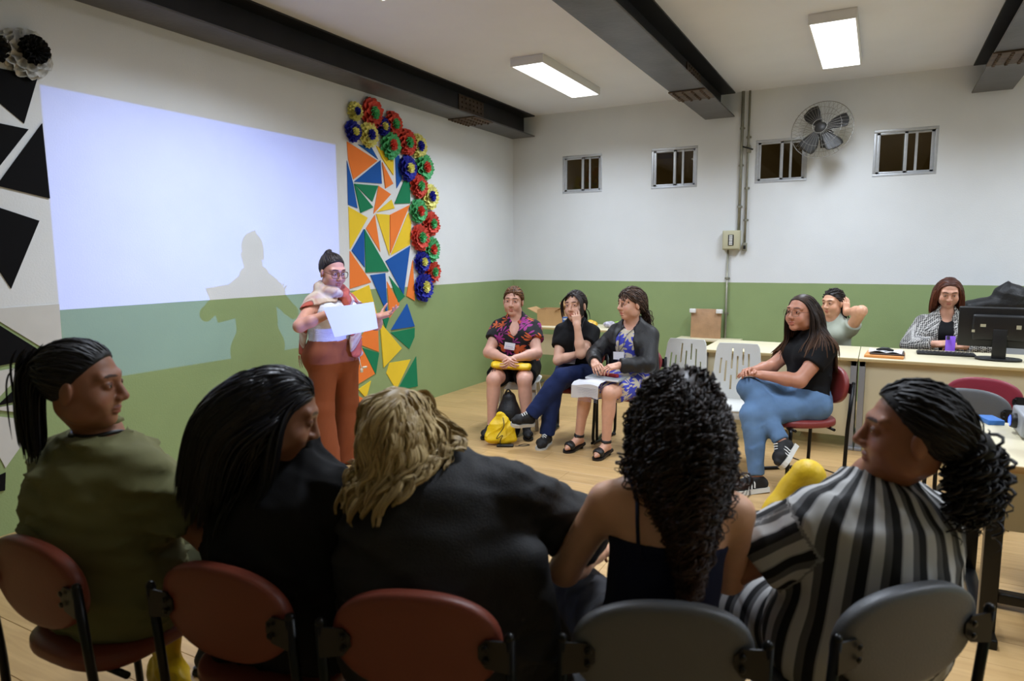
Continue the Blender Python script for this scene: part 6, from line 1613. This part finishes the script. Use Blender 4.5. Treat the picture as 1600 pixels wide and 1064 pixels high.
def woman_striped():
    b = Body(pelvis=(.02, .03, .56), lean=-2, side=6, hunch=.02, bulk=1.36, waist=1.1, arm=1.34, leg=1.25, head=(2, 0, 54), headat=(.08, -.05, 1.10), trunk=.36, shw=.178)
    b.setarm(-1, (-.16, .36, .68), (-.75, .05, .5)); b.setarm(1, (.08, .36, .66), (.6, .05, .5))
    for s in (1, -1): b.setleg(s, (s*.15, .43, .49), (s*.15, .44, .085), (s*.17, .61, .035))
    o = build_body(b, 'woman in a black and white striped shirt, rightmost of the front row', (4.285, -6.07, 0), math.radians(45), SK('striped', (150, 98, 72)), hvox=.0034,
        hands=[dict(s=-1, fdir=(.35, .8, .15), palm=(.5, 0, -.7), curl=35), dict(s=1, fdir=(-.4, .8, -.2), palm=(-.4, 0, -.8), curl=25)])
    m = bpy.data.materials.new('cloth_stripes'); m.use_nodes = True; N = m.node_tree.nodes; L = m.node_tree.links; p = N['Principled BSDF']; p.inputs['Roughness'].default_value = .85
    at = N.new('ShaderNodeAttribute'); at.attribute_name = 'stripe'; fr = N.new('ShaderNodeMath'); fr.operation = 'FRACT'; mu = N.new('ShaderNodeMath'); mu.operation = 'MULTIPLY'; mu.inputs[1].default_value = 1/.058
    L.new(at.outputs['Fac'], mu.inputs[0]); L.new(mu.outputs[0], fr.inputs[0]); r = N.new('ShaderNodeValToRGB'); r.color_ramp.interpolation = 'CONSTANT'; e = r.color_ramp.elements
    e[0].position = 0; e[0].color = lin((190, 190, 188))+(1,); e[1].position = .36; e[1].color = lin((92, 92, 92))+(1,); q = e.new(.62); q.color = lin((14, 14, 15))+(1,); q = e.new(.94); q.color = lin((150, 150, 150))+(1,)
    L.new(fr.outputs[0], r.inputs[0]); L.new(r.outputs[0], p.inputs['Base Color'])
    S = SDF(); tee(b, S, .020, .62, .016, -.11, (.074, .09, .06), (0, .01, .03))
    def att(V):
        loc = (V-b.P) @ b.Rc; st = np.arctan2(loc[:, 0], .03-loc[:, 1])*.19
        for s in (1, -1):
            ax = nrm(b.E[s]-b.S[s]); d = V-b.S[s]; t = d @ ax; rad = d-t[:, None]*ax; rl = np.linalg.norm(rad, axis=1)
            u = nrm(np.cross(ax, V3(0, 1, 0))); w = np.cross(ax, u); ang = np.arctan2(rad @ w, rad @ u)
            mk = (t > .02) & (rl < .105) & ((loc[:, 0])*s > .19); st = np.where(mk, ang*.075+.02, st)
        return {'stripe': st+.3}
    cloth(b, 'shirt', S, m, .008, noise=folds(79, .010, None, 55), attrs=att, label='black, grey and white striped shirt')
    S = SDF(); trousers(b, S, .010, .96, 0, .03, .0); S.rc(b.P+V3(0, .1, -.02), b.P+V3(0, .38, -.05), .12, .10, .05)
    cloth(b, 'skirt', S, m, .009, noise=folds(80, .008), attrs=lambda V: {'stripe': V[:, 1]+.5}, label='matching striped skirt')
    for s in (1, -1): shoe(b, s, M_shoeb, .008, M_soleg)
    w, f, n, sd = b.hand[-1]; fa = nrm(b.W[-1]-b.E[-1]); u = nrm(np.cross(fa, V3(0, 0, 1))); v = np.cross(fa, u)
    for k in range(3):
        c = b.W[-1]-fa*(.02+.022*k); MB().tube([Vector(c+(u*math.cos(a)+v*math.sin(a))*(.040+.002*k)+fa*.008*math.sin(a+k)) for a in np.linspace(0, 6.28, 25)[:-1]], .003, 5, False, True).build('bracelet', mat('bracelet_dark', (36, 28, 26), .5), o, False)
    hm = hair_mat('hair_striped', (11, 9, 10), (30, 26, 26), .55); R = scalp(b, 1200, 61, -.008); P = scalp_lines(b, R, (0, -.115, -.01), 12, .012, 5); P = curlify(P, .003, 2.5, 2)
    T = tail(b, collider(b, .02), (.0, -.12, -.02), 300, .19, 9, spread=.055, d0=(0, -.8, -.7), grav=.3, T=36, wave=0); T = curlify(T, .016, 4.0, 4)
    S = SDF(); S.el(b.headpt(0, -.13, -.02), (.05, .05, .055), b.Rh, 0)
    hair_object(b, o, [cap_piece(hair_cap(b, .012, -.008)), piece(P, .0020, 4, 3, flat=2.4, center=b.H), cap_piece(S.mesh(.007)), piece(T, .0045, 4, 4, taper=.25)], hm, label='black curly hair tied low')
for fn in (woman_olive, woman_black_tee, woman_blonde, woman_curly, woman_striped): fn()
